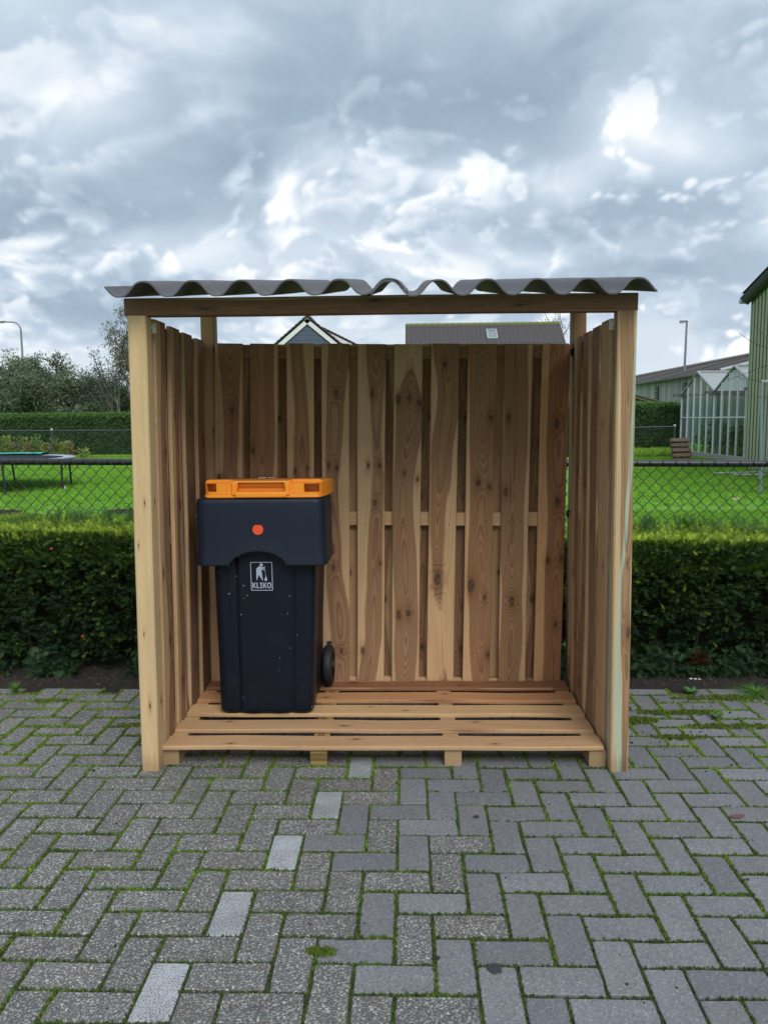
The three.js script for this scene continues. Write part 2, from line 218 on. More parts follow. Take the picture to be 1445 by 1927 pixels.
// ================================================================ GROUND
const grassMap = dataTex(512, 512, (x, y, o) => { const a = fbm(x / 40, y / 40, 3, 4), b = fbm(x / 5, y / 9, 8, 3); o[0] = 0.105 + 0.02 * a + 0.02 * b; o[1] = 0.265 + 0.04 * a + 0.05 * b; o[2] = 0.012 + 0.005 * b; }, true);
{
  const pos = [], uv = [], idx = [], xs = [-400, -120, -50, -20, -8, -4.6, 4.6, 8, 20, 50, 120, 400], zs = [200, 60, 20, 2.0, -4.75, -8, -15, -30, -60, -150, -500];
  zs.forEach((z) => xs.forEach((x) => { pos.push(x, -0.045, z); uv.push(x / 2.2, z / 2.2); }));
  for (let j = 0; j < zs.length - 1; j++) for (let i = 0; i < xs.length - 1; i++) { if (xs[i] === -4.6 && j === 3) continue; const a = j * xs.length + i, b = a + xs.length; idx.push(a, a + 1, b, b, a + 1, b + 1); }
  structure(mesh('lawn', geo(pos, uv, idx), std([1, 1, 1], 0.95, { map: grassMap })));
}
// ---- bed of the paving: sand and moss seen in the joints
const mossAt = (x, z) => { const back = ss(-1.9, -3.9, z); return 0.48 + 0.30 * fbm(x * 1.1 + 4, z * 1.1, 2, 3) + 0.28 * n3(x * 7, z * 7, 3) + back * (0.16 + 0.24 * ss(0.6, 1.6, x) + 0.08 * ss(-1, -2, x)) - 0.28 * exp(-((x + 0.35) ** 2 + (z + 1.55) ** 2) / 0.09); };
const pavement = structure(thing('pavement', undefined, undefined)); pavement.userData = { kind: 'structure' };
{
  const bed = dataTex(1024, 1024, (x, y, o) => { const a = fbm(x / 60, y / 60, 1, 4), b = n3(x / 3.1, y / 3.1, 4), m = ss(-0.1, 0.35, a + 0.3 * b); const so = [0.045, 0.041, 0.033], mo = [0.055, 0.085, 0.016]; for (let c = 0; c < 3; c++) o[c] = mix(so[c], mo[c], m) * (1 + 0.45 * b); }, true);
  const bb = dataTex(512, 512, (x, y, o) => { o[0] = o[1] = o[2] = 0.5 + 0.4 * n3(x / 2.2, y / 2.2, 4) + 0.2 * n3(x / 7, y / 7, 9); });
  const g = new THREE.PlaneGeometry(9.2, 6.1, 1, 1).rotateX(-PI / 2).translate(0, -0.0085, -1.03); const u = g.attributes.uv; for (let i = 0; i < u.count; i++) u.setXY(i, u.getX(i) * 11.5, u.getY(i) * 7.6);
  mesh('joint_sand', g, std([1, 1, 1], 1, { map: bed, bumpMap: bb, bumpScale: 0.006 }), pavement);
}
// ---- concrete block surfaces
function pebbleTex(N, cell, seed, kind) {
  const n = floor(N / cell), C = [], r = rng(seed);
  for (let i = 0; i < n * n; i++) { const q = r(), v = 0.75 + r() * 0.5; let c; if (kind === 'washed') c = q < 0.36 ? [0.20 * v, 0.20 * v, 0.195 * v] : q < 0.58 ? [0.27 * v, 0.265 * v, 0.25 * v] : q < 0.70 ? [0.09 * v, 0.09 * v, 0.095 * v] : q < 0.79 ? [0.38 * v, 0.375 * v, 0.36 * v] : q < 0.84 ? [0.22 * v, 0.18 * v, 0.14 * v] : q < 0.86 ? [0.18 * v, 0.11 * v, 0.09 * v] : null; else c = q < 0.5 ? [0.17 * v, 0.17 * v, 0.175 * v] : q < 0.64 ? [0.25 * v, 0.25 * v, 0.25 * v] : q < 0.8 ? [0.085 * v, 0.085 * v, 0.09 * v] : null; C.push([r(), r(), 0.30 + 0.34 * r(), c, 0.6 + 0.8 * r(), r() * PI]); }
  const col = new Uint8Array(N * N * 4), hgt = new Uint8Array(N * N * 4);
  for (let y = 0; y < N; y++) for (let x = 0; x < N; x++) {
    const gx = x / cell, gy = y / cell, ix = floor(gx), iy = floor(gy); let best = -1, bc = null;
    for (let j = -1; j <= 1; j++) for (let i = -1; i <= 1; i++) { const cx = ix + i, cy = iy + j, q = C[((cy % n) + n) % n * n + ((cx % n) + n) % n]; if (!q[3]) continue; const dx = gx - cx - q[0], dy = gy - cy - q[1], ca = cos(q[5]), sa = sin(q[5]), d = hypot((dx * ca + dy * sa) * q[4], -dx * sa + dy * ca), h = 1 - d / q[2]; if (h > best) { best = h; bc = q[3]; } }
    const nn = n3(x / 2.3, y / 2.3, seed), a = fbm(x / 110, y / 110, seed, 3), on = ss(0, 0.16, best);
    const cem = kind === 'washed' ? [0.098, 0.097, 0.093] : [0.132, 0.133, 0.138], k = (1 + 0.22 * nn) * (1 + 0.2 * a), o = (y * N + x) * 4;
    const mixk = kind === 'washed' ? 1 : 0.55;
    for (let c = 0; c < 3; c++) col[o + c] = min(255, srgb(mix(cem[c] * k, bc ? bc[c] * (1 + 0.1 * nn) * (1 + 0.15 * a) : 0, bc ? on * mixk : 0)) * 255);
    const h = (kind === 'washed' ? 0.22 + 0.62 * sqrt(max(0, best)) : 0.4 + 0.18 * sqrt(max(0, best))) + 0.14 * nn; hgt[o] = hgt[o + 1] = hgt[o + 2] = max(0, min(255, h * 255)); col[o + 3] = hgt[o + 3] = 255;
  }
  return [tex(col, N, N, true), tex(hgt, N, N, false)];
}
const [washC, washB] = pebbleTex(1024, 8, 21, 'washed'), [smoothC, smoothB] = pebbleTex(512, 4, 22, 'smooth');
const whiteC = dataTex(512, 512, (x, y, o) => { const a = n3(x / 2.6, y / 2.6, 3), b = fbm(x / 70, y / 70, 6, 3), w = ss(-0.25, 0.1, a + 0.35 * b + 0.12); for (let c = 0; c < 3; c++) o[c] = mix(0.085, [0.33, 0.345, 0.365][c], w * 0.95) * (1 + 0.1 * b); o[0] *= 1 + 0.25 * ss(0.35, 0.6, b); }, true);
const concrete = (t, kind) => std(t.map((q) => q * 1.12), 0.86, kind === 'washed' ? { map: washC, bumpMap: washB, bumpScale: 0.0035 } : kind === 'white' ? { map: whiteC, bumpMap: smoothB, bumpScale: 0.0012 } : { map: smoothC, bumpMap: smoothB, bumpScale: 0.0012 });
const washedM = [[1, 1, 1], [0.9, 0.9, 0.9], [1.08, 1.08, 1.07], [0.96, 0.95, 0.93], [1.0, 1.01, 1.03]].map((t) => concrete(t, 'washed'));
const plainM = [[0.96, 0.98, 1.02], [0.84, 0.86, 0.9], [1.06, 1.07, 1.1], [0.92, 0.92, 0.93], [1.0, 1.0, 1.03]].map((t) => concrete(t, 'plain'));
const whiteM = [concrete([1, 1, 1], 'white'), concrete([0.86, 0.86, 0.86], 'white')];
// one block with worn, slightly uneven edges; clip cuts it off at z = clip
const CW = 0.107, CD = 0.10786;
function block(L, W, seed, clip) {
  const r = rng(seed), out = [], a = L / 2, b = W / 2, k = 0.004, j = () => (r() - 0.5) * 0.0022;
  for (const [x0, z0, x1, z1] of [[-a + k, b, a - k, b], [a, b - k, a, -b + k], [a - k, -b, -a + k, -b], [-a, -b + k, -a, b - k]]) for (const f of abs(x1 - x0) > 0.15 || abs(z1 - z0) > 0.15 ? [0, 0.33, 0.67, 1] : [0, 0.5, 1]) out.push([mix(x0, x1, f) + j(), mix(z0, z1, f) + j()]);
  if (r() < 0.55) { const i = floor(r() * out.length); out[i][0] *= 0.955; out[i][1] *= 0.94; }
  if (clip !== undefined) for (const p of out) p[1] = max(p[1], clip);
  const n = out.length, pos = [], uv = [], nor = [], idx = [], u0 = r(), v0 = r(), c = 0.0035, cx = 0, cz = 0;
  const add = (x, y, z, nx, ny, nz) => { pos.push(x, y, z); nor.push(nx, ny, nz); uv.push(u0 + x / 0.72, v0 + z / 0.72 + y / 0.72); return pos.length / 3 - 1; };
  const ctr = add(0, 0, 0, 0, 1, 0), top = [], ch = [], sd = [], bt = [];
  for (const [x, z] of out) { const l = hypot(x, z), ix = x - Math.sign(x) * min(c, abs(x)) * (abs(x) > a - 0.006 ? 1 : 0.1), iz = z - Math.sign(z) * min(c, abs(z)) * (abs(z) > b - 0.006 ? 1 : 0.1); top.push(add(ix, 0.0004 * (r() - 0.5), iz, 0, 1, 0)); const ex = abs(x) > a - 0.003 ? Math.sign(x) : 0, ez = abs(z) > b - 0.003 ? Math.sign(z) : 0, m = hypot(ex, ez) || 1; ch.push(add(x, -c, z, ex / m * 0.75, 0.66, ez / m * 0.75)); sd.push(add(x, -c, z, ex / m, 0, ez / m)); bt.push(add(x, -0.03, z, ex / m, 0, ez / m)); }
  for (let i = 0; i < n; i++) { const q = (i + 1) % n; idx.push(ctr, top[i], top[q], top[i], ch[i], top[q], top[q], ch[i], ch[q], sd[i], bt[i], sd[q], sd[q], bt[i], bt[q]); }
  return geo(pos, uv, idx, nor);
}
const WB = 0.0985, LB = 0.2055, blockH = [...Array(8)].map((_, i) => block(LB, WB, 400 + i)), blockV = [...Array(8)].map((_, i) => block(LB, WB, 500 + i).rotateY(PI / 2));
const WHITE = new Map([['-12,5', 0], ['-11,2', 1], ['-10,-1', 0], ['-9,-4', 1], ['-8,-7', 1]]), EDGE = -4.055;
{
  camera.updateMatrixWorld(); camera.updateProjectionMatrix();
  const r = rng(31), blocks = [], pv = new THREE.Vector3();
  const X0 = -0.04678 + 6 * CW, Z0 = -2.46114;
  for (let row = -16; row < 40; row++) for (let c = -52; c < 42; c++) {
    const k = (((c - row) % 4) + 4) % 4, H = k === 0, V = k === 3; if (!H && !V) continue;
    const x = X0 + (c + (H ? 1 : 0.5)) * CW, z = Z0 + (row + (H ? 0.5 : 1)) * CD; const far = z - (H ? CD / 2 : CD);
    const q = [r(), r(), r(), r(), r(), r(), r(), r()];
    if (abs(x) > 4.4 || z > 1.8 || z < EDGE + 0.02) continue;
    const w = WHITE.get(c + ',' + row); let kind, m;
    const line = -0.30 + 0.05 * (row + 7) * 0.2, t = ss(line - 0.22, line + 0.62, x + 0.16 * n3(x * 2, z * 2, 5));
    if (w !== undefined) { kind = 'white'; m = whiteM[w]; } else if (q[0] > t) { kind = 'washed'; m = washedM[floor(q[1] * 5)]; } else { kind = 'plain'; m = plainM[floor(q[1] * 5)]; }
    let g = (H ? blockH : blockV)[floor(q[2] * 8)];
    if (far < EDGE) { g = H ? block(LB, WB, 900 + blocks.length, EDGE - z) : block(WB, LB, 900 + blocks.length, EDGE - z); }
    pv.set(x, 0, z).project(camera); const onScreen = pv.z < 1 && abs(pv.x) < 1.1 && abs(pv.y) < 1.06, under = x > -1.12 && x < 0.9 && z > -4.1 && z < -3.2;
    const wx = x + 0.003 * (q[3] - 0.5), wz = z + 0.003 * (q[4] - 0.5), y = 0.004 * (q[5] - 0.5) + 0.006 * n3(x * 1.3, z * 1.3, 8);
    const mat = new THREE.Matrix4().makeRotationFromEuler(new THREE.Euler((q[6] - 0.5) * 0.014, (q[7] - 0.5) * 0.018 + (q[5] > 0.5 && !(far < EDGE) ? PI : 0), (q[3] - 0.5) * 0.014)).setPosition(wx, y, wz);
    blocks.push({ g, m, mat, near: onScreen && !under ? 1 / hypot(x, z, EYE) : -1 });
  }
  blocks.sort((a, b) => b.near - a.near);
  const rest = new Map();
  blocks.forEach((b, i) => { if (i < 300 && b.near > 0) { const o = mesh('brick', b.g, b.m, pavement); o.name = i ? 'brick_' + String(i).padStart(3, '0') : 'brick'; o.applyMatrix4(b.mat); } else { if (!rest.has(b.m)) rest.set(b.m, []); rest.get(b.m).push(b.g.clone().applyMatrix4(b.mat)); } });
  for (const [m, l] of rest) stuff(mesh('brick', mg(l), m, pavement)).name = 'far_brick';
  console.log('blocks', blocks.length, 'seen', blocks.filter((b) => b.near > 0).length);
}
// ---- moss standing in the joints
{
  const r = rng(63), tri = [];
  for (let i = 0; i < 9; i++) { const a = r() * 6.3, d = r() * 0.8, x = cos(a) * d, z = sin(a) * d, h = 0.5 + 0.8 * (1 - d) * r() + 0.3, b = r() * 6.3, w = 0.32; tri.push(x + cos(b) * w, -0.2, z + sin(b) * w, x - cos(b) * w, -0.2, z - sin(b) * w, x + (r() - 0.5) * 0.5, h, z + (r() - 0.5) * 0.5); }
  const g = geo(tri), list = [], col = [], X0 = -0.04678 + 6 * CW, Z0 = -2.46114;
  const put = (x, z, along) => {
    if (z < -4.05 || z > -1.35 || abs(x) > 3.0 || (x > -1 && x < 0.76 && z < -3.35)) return;
    const m = mossAt(x, z); if (r() > ss(0.12, 0.55, m)) return;
    const s = (0.0050 + 0.0044 * r()) * (0.8 + 0.6 * m), lush = ss(0.4, 0.95, m + 0.2 * (r() - 0.5));
    list.push(place(x + (r() - 0.5) * 0.012, -0.0068 + 0.0055 * m, z + (r() - 0.5) * 0.012, [(r() - 0.5) * 0.6, 1, (r() - 0.5) * 0.6], r() * 6, s, s * (0.6 + 0.4 * r()), s));
    const k = 0.85 + 0.7 * r(); col.push([mix(0.055, 0.15, lush) * k, mix(0.09, 0.25, lush) * k, mix(0.018, 0.02, lush) * k]);
  };
  for (let row = -16; row < 12; row++) for (let c = -34; c < 22; c++) {
    const k = (((c - row) % 4) + 4) % 4, H = k === 0, V = k === 3; if (!H && !V) continue;
    const x = X0 + c * CW, z = Z0 + row * CD, w = H ? 2 : 1, d = H ? 1 : 2, n = 26;
    for (let i = 0; i < n * w; i++) put(x + (i + r()) / n * CW, z, 0); for (let i = 0; i < n * d; i++) put(x, z + (i + r()) / n * CD, 1);
  }
  // cushions that have spread over the blocks
  for (const [cx, cz, rx, rz, n] of [[1.02, -3.62, 0.16, 0.05, 500], [1.0, -3.78, 0.10, 0.04, 300], [1.3, -3.72, 0.2, 0.03, 500], [1.62, -3.92, 0.3, 0.04, 700], [1.2, -3.42, 0.12, 0.03, 250], [1.5, -3.55, 0.25, 0.03, 400], [-1.86, -3.86, 0.10, 0.03, 250], [-0.245, -1.965, 0.04, 0.016, 260], [-1.2, -3.55, 0.2, 0.02, 250], [1.95, -3.6, 0.2, 0.05, 400]])
    for (let i = 0; i < n; i++) { const a = r() * 6.3, q = sqrt(r()), x = cx + cos(a) * q * rx * (1 + 0.4 * n3(i, 2, 3)), z = cz + sin(a) * q * rz; if (r() > 0.35 + 0.8 * (1 - q)) continue; const s = 0.005 + 0.006 * r(), k = 0.6 + 0.7 * r(); list.push(place(x, 0.001, z, [(r() - 0.5) * 0.6, 1, (r() - 0.5) * 0.6], r() * 6, s)); col.push([0.11 * k, 0.17 * k, 0.018 * k]); }
  const m = stuff(instanced('moss', g, std([1, 1, 1], 1, { side: THREE.DoubleSide }), list, pavement, col)); console.log('moss', list.length);
}
// ---- bare soil under the hedge
{
  const soilMap = dataTex(512, 512, (x, y, o) => { const a = fbm(x / 50, y / 50, 2, 4), b = n3(x / 2.5, y / 2.5, 6), c = n3(x / 6, y / 2, 9), k = (1 + 0.5 * b) * (1 + 0.3 * a); o[0] = 0.015 * k + 0.03 * ss(0.45, 0.7, c); o[1] = 0.0125 * k + 0.017 * ss(0.45, 0.7, c); o[2] = 0.0105 * k + 0.012 * ss(0.45, 0.7, c); }, true);
  const g = new THREE.PlaneGeometry(9.2, 1.0, 368, 40).rotateX(-PI / 2).translate(0, 0, -4.535), p = g.attributes.position, u = g.attributes.uv;
  for (let i = 0; i < p.count; i++) { const x = p.getX(i), z = p.getZ(i) + (p.getZ(i) > -4.06 ? 0.028 * n3(x * 3, 1, 1) + 0.012 * n3(x * 12, 1, 5) : 0), e = ss(-4.03, -4.14, z); p.setZ(i, z); p.setY(i, mix(-0.006, 0.016, e) + 0.016 * fbm(x * 9, z * 9, 2, 4) * (0.3 + e)); u.setXY(i, x / 0.6, z / 0.6); }
  g.computeVertexNormals(); structure(mesh('soil', g, std([1, 1, 1], 1, { map: soilMap })));
}

// ================================================================ SHELTER
const shelter = thing('wooden_shelter', 'open-fronted wooden slat shelter with a corrugated roof standing on the paving', 'shelter', [0, 0, 0]);
{
  // posts and beams
  stick('front_post', shelter, M.post, [-1.070, 0, -3.092], [-1.043, 1.835, -3.092], [0, 0, 1], 0.072, 0.072, { strip: 14, ch: 0.006 });
  stick('front_post', shelter, M.post, [0.841, 0, -3.104], [0.827, 1.828, -3.096], [0, 0, 1], 0.072, 0.072, { strip: 15, ch: 0.006 }).userData.label = 'post with a pale green stain';
  stick('rear_post', shelter, M.woodRear, [-1.020, 0, -4.02], [-1.004, 1.977, -4.02], [0, 0, 1], 0.07, 0.07, { strip: 13, ch: 0.006, v0: 0.01 });
  stick('rear_post', shelter, M.woodRear, [0.853, 0, -4.02], [0.844, 1.969, -4.02], [0, 0, 1], 0.07, 0.07, { strip: 12, ch: 0.006, v0: 0.01 });
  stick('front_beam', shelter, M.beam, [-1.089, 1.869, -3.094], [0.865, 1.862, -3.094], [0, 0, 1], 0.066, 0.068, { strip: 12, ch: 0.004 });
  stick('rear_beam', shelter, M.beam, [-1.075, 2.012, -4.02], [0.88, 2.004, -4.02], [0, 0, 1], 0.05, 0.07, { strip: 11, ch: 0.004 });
  // back panel: ten boards in front of three rails, nine behind
  const back = part('back_panel', shelter), zf = -3.955, r = rng(41);
  const top = [-0.894, -0.717, -0.536, -0.3605, -0.181, 0, 0.183, 0.3655, 0.541, 0.727], bot = [-0.944, -0.764, -0.5735, -0.389, -0.2105, -0.0305, 0.150, 0.335, 0.5195, 0.7005];
  top.forEach((x, i) => stick('slat', back, M.wood, [bot[i] + 0.002, 0.02, zf - 0.01], [x, 1.812 - 0.0025 * i + 0.004 * (r() - 0.5), zf - 0.01], [0.012 * (r() - 0.5), 0, 1], 0.139 + 0.006 * (r() - 0.5), 0.019, { strip: i }));
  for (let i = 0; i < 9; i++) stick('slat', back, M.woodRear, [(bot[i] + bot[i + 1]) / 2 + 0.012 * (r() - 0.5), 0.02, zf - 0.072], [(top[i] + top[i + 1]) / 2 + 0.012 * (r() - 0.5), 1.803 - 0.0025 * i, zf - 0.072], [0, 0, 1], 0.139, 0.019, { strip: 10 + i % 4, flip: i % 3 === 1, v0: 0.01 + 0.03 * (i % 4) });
  for (const [y, s, n] of [[0.055, 11, -1], [0.927, 13, 0], [1.766, 12, 1]]) stick('rail', back, M.wood, [-0.99 + 0.02 * n, y + 0.008, zf - 0.0405], [0.765 + 0.025 * n, y - 0.008, zf - 0.0405], [0, 0, 1], 0.07, 0.04, { strip: s });
  // side panels: boards on the inner and the outer face of the rails
  const side = (s, xb, xt, zs, len, strips) => {
    const p = part('side_panel', shelter), n = [-s, 0, 0.02 * s], w = 0.142;
    zs.forEach((z, i) => stick('slat', p, M.wood, [xb + s * 0.010, 0.03, z - w / 2], [xt + s * 0.010, len - 0.004 * i, z - w / 2 - 0.002 * i], [-s, 0, 0.03 * (r() - 0.5)], w, 0.019, { strip: strips[i], flip: (i + (s > 0)) % 2 === 1, v0: 0.015 + 0.02 * i, wob: 0.0022 }));
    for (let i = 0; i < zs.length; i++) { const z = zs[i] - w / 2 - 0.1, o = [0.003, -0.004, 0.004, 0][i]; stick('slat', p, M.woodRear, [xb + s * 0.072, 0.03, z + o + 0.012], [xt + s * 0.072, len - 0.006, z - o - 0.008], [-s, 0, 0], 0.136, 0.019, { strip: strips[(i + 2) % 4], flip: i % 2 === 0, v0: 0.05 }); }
    stick('slat', p, M.woodRear, [xb + s * 0.072, 0.03, -3.172], [xt + s * 0.072, len - 0.004, -3.176], [-s, 0, 0], 0.075, 0.019, { strip: strips[3], v0: 0.03 });
    for (const y of [0.06, 0.93, len - 0.045]) stick('rail', p, M.woodRear, [mix(xb, xt, y / len) + s * 0.0405, y, -3.138], [mix(xb, xt, y / len) + s * 0.0405, y, -3.975], n, 0.068, 0.04, { strip: 13 });
    return p;
  };
  side(-1, -1.037, -1.008, [-3.165, -3.365, -3.566, -3.775], 1.835, [10, 11, 12, 8]);
  side(1, 0.801, 0.795, [-3.185, -3.365, -3.535, -3.712], 1.815, [13, 12, 3, 10]);
  // fence clips on the posts, dark hooks at the back
  const steel = std([0.55, 0.52, 0.42], 0.4, { metalness: 0.6 }), dark = std([0.02, 0.02, 0.022], 0.5);
  for (const [x, y, s] of [[-1.0065, 1.795, 1], [0.7915, 1.785, -1]]) { const b = mesh('fence_clip', mg([box(0.003, 0.040, 0.020, 0, 0, 0), box(0.018, 0.040, 0.003, s * 0.007, 0, -0.0095)]).translate(x, y, -3.118), steel, shelter); mesh('clip_hole', new THREE.CylinderGeometry(0.006, 0.006, 0.002, 12).rotateZ(PI / 2).translate(x + s * 0.0016, y - 0.01, -3.114), dark, b); mesh('clip_hole', new THREE.CylinderGeometry(0.004, 0.004, 0.002, 12).rotateZ(PI / 2).translate(x + s * 0.0016, y + 0.014, -3.114), dark, b); }
  for (const [x, y] of [[-0.968, 1.785], [0.809, 1.752], [0.80, 0.95]]) mesh('hook', mg([tube([[x, y - 0.02, -3.975], [x, y + 0.006, -3.962], [x + 0.004, y + 0.018, -3.968]], 0.006, 0.005, 6), box(0.016, 0.03, 0.006, x, y, -3.982)]), dark, shelter);
  // two corrugated sheets, the left over the right in the middle
  const sheetMap = dataTex(256, 256, (x, y, o) => { const a = fbm(x / 40, y / 40, 5, 4), b = n3(x / 2, y / 2, 1); o[0] = 0.088 + 0.035 * a + 0.015 * b; o[1] = 0.083 + 0.03 * a + 0.015 * b; o[2] = 0.09 + 0.03 * a + 0.015 * b; }, true);
  const sheetMat = std([1, 1, 1], 0.66, { map: sheetMap });
  const SL = 0.169, Z0 = -2.925, LEN = 1.27, P = 0.1795, X0 = -0.968, T = 0.0055;
  const wave = (x) => 1.9015 - 0.003 * (x + 1) + 0.0292 * (cos((x - X0) / P * 2 * PI) - 0.07 * cos((x - X0) / P * 6 * PI));
  const sheet = (xa, xb, lift, ragged) => {
    const N = 130, K = 10, pos = [], uv = [], idx = [], rr = rng(ragged), pt = [];
    for (let i = 0; i <= N; i++) { const x = mix(xa, xb, i / N), dy = -0.0292 * 2 * PI / P * (sin((x - X0) / P * 2 * PI) - 0.21 * sin((x - X0) / P * 6 * PI)), l = hypot(1, dy); pt.push([x, wave(x), -dy / l, 1 / l]); }
    for (const s of [1, 0]) for (let k = 0; k <= K; k++) for (let i = 0; i <= N; i++) { const [x, y, nx, ny] = pt[i], t = k / K; let z = Z0 - LEN * t; if (k === 0) z += 0.004 * n3(i * 0.12, ragged, 1) + (ragged === 2 && i < 5 ? -0.03 - 0.02 * rr() : 0) + (ragged === 1 && i > N - 6 ? -0.02 * rr() - 0.008 * (i - N + 6) : 0); pos.push(x + nx * (s * T), y + lift + ny * s * T + (Z0 - z) * SL + 0.0015 * n3(x * 2, t * 3, ragged), z); uv.push(x / 0.5, z / 0.5); }
    const R = N + 1, off = (K + 1) * R;
    for (let k = 0; k < K; k++) for (let i = 0; i < N; i++) { const a = k * R + i; idx.push(a, a + 1, a + R, a + 1, a + R + 1, a + R); const b = a + off; idx.push(b, b + R, b + 1, b + 1, b + R, b + R + 1); }
    const quad = (a, b) => idx.push(a, a + off, b, b, a + off, b + off);
    for (let i = 0; i < N; i++) { quad(i + 1, i); quad(K * R + i, K * R + i + 1); } for (let k = 0; k < K; k++) { quad(k * R, (k + 1) * R); quad((k + 1) * R + N, k * R + N); }
    const g = geo(pos, uv, idx).toNonIndexed(); return g;
  };
  const smooth = (g) => { // smooth along the waves, sharp at the edges
    const p = g.attributes.position, m = new Map(), n = g.attributes.normal; g.computeVertexNormals(); const key = (i) => p.getX(i).toFixed(4) + p.getY(i).toFixed(4) + p.getZ(i).toFixed(4);
    for (let i = 0; i < p.count; i++) { const k = key(i); if (!m.has(k)) m.set(k, []); m.get(k).push(i); }
    const N2 = new Float32Array(n.array.length); for (const l of m.values()) for (const i of l) { let x = 0, y = 0, z = 0; for (const j of l) { const d = n.getX(i) * n.getX(j) + n.getY(i) * n.getY(j) + n.getZ(i) * n.getZ(j); if (d > 0.8) { x += n.getX(j); y += n.getY(j); z += n.getZ(j); } } const q = hypot(x, y, z) || 1; N2[i * 3] = x / q; N2[i * 3 + 1] = y / q; N2[i * 3 + 2] = z / q; }
    g.setAttribute('normal', new THREE.BufferAttribute(N2, 3)); return g; };
  mesh('roof_sheet', smooth(sheet(-1.112, -0.002, 0.0075, 1)), sheetMat, shelter);
  mesh('roof_sheet', smooth(sheet(-0.175, 0.893, 0, 2)), sheetMat, shelter);
}
// ---------------------------------------------------------------- slatted floor
const pallet = thing('wooden_pallet', 'slatted wooden pallet of five boards lying as the floor of the open shelter', 'pallet');
{
  const z = [-3.165, -3.344, -3.531, -3.709, -3.885], w = [0.116, 0.116, 0.118, 0.114, 0.112], m = [M.deck, M.deck, M.deck, M.deckRed, M.deckRed];
  z.forEach((q, i) => stick('board', pallet, m[i], [-1.032, 0.0808, q + 0.003], [0.789, 0.0808 - 0.001 * i, q - 0.003], [0, 1, 0], w[i], 0.018, { strip: [13, 13, 14, 13, 12][i], round: 0.007, v0: 0.01 + 0.03 * i, flip: i % 2 === 1, wob: 0.002, seg: 6 }));
  for (const [x, s] of [[-1.003, 14], [-0.3835, 11], [0.174, 13], [0.768, 14]]) stick('bearer', pallet, s === 11 ? M.mossy : M.bearer, [x, 0.036, -3.12], [x - 0.012, 0.036, -3.95], [0, 1, 0], 0.069, 0.07, { strip: s, ch: 0.003 });
}

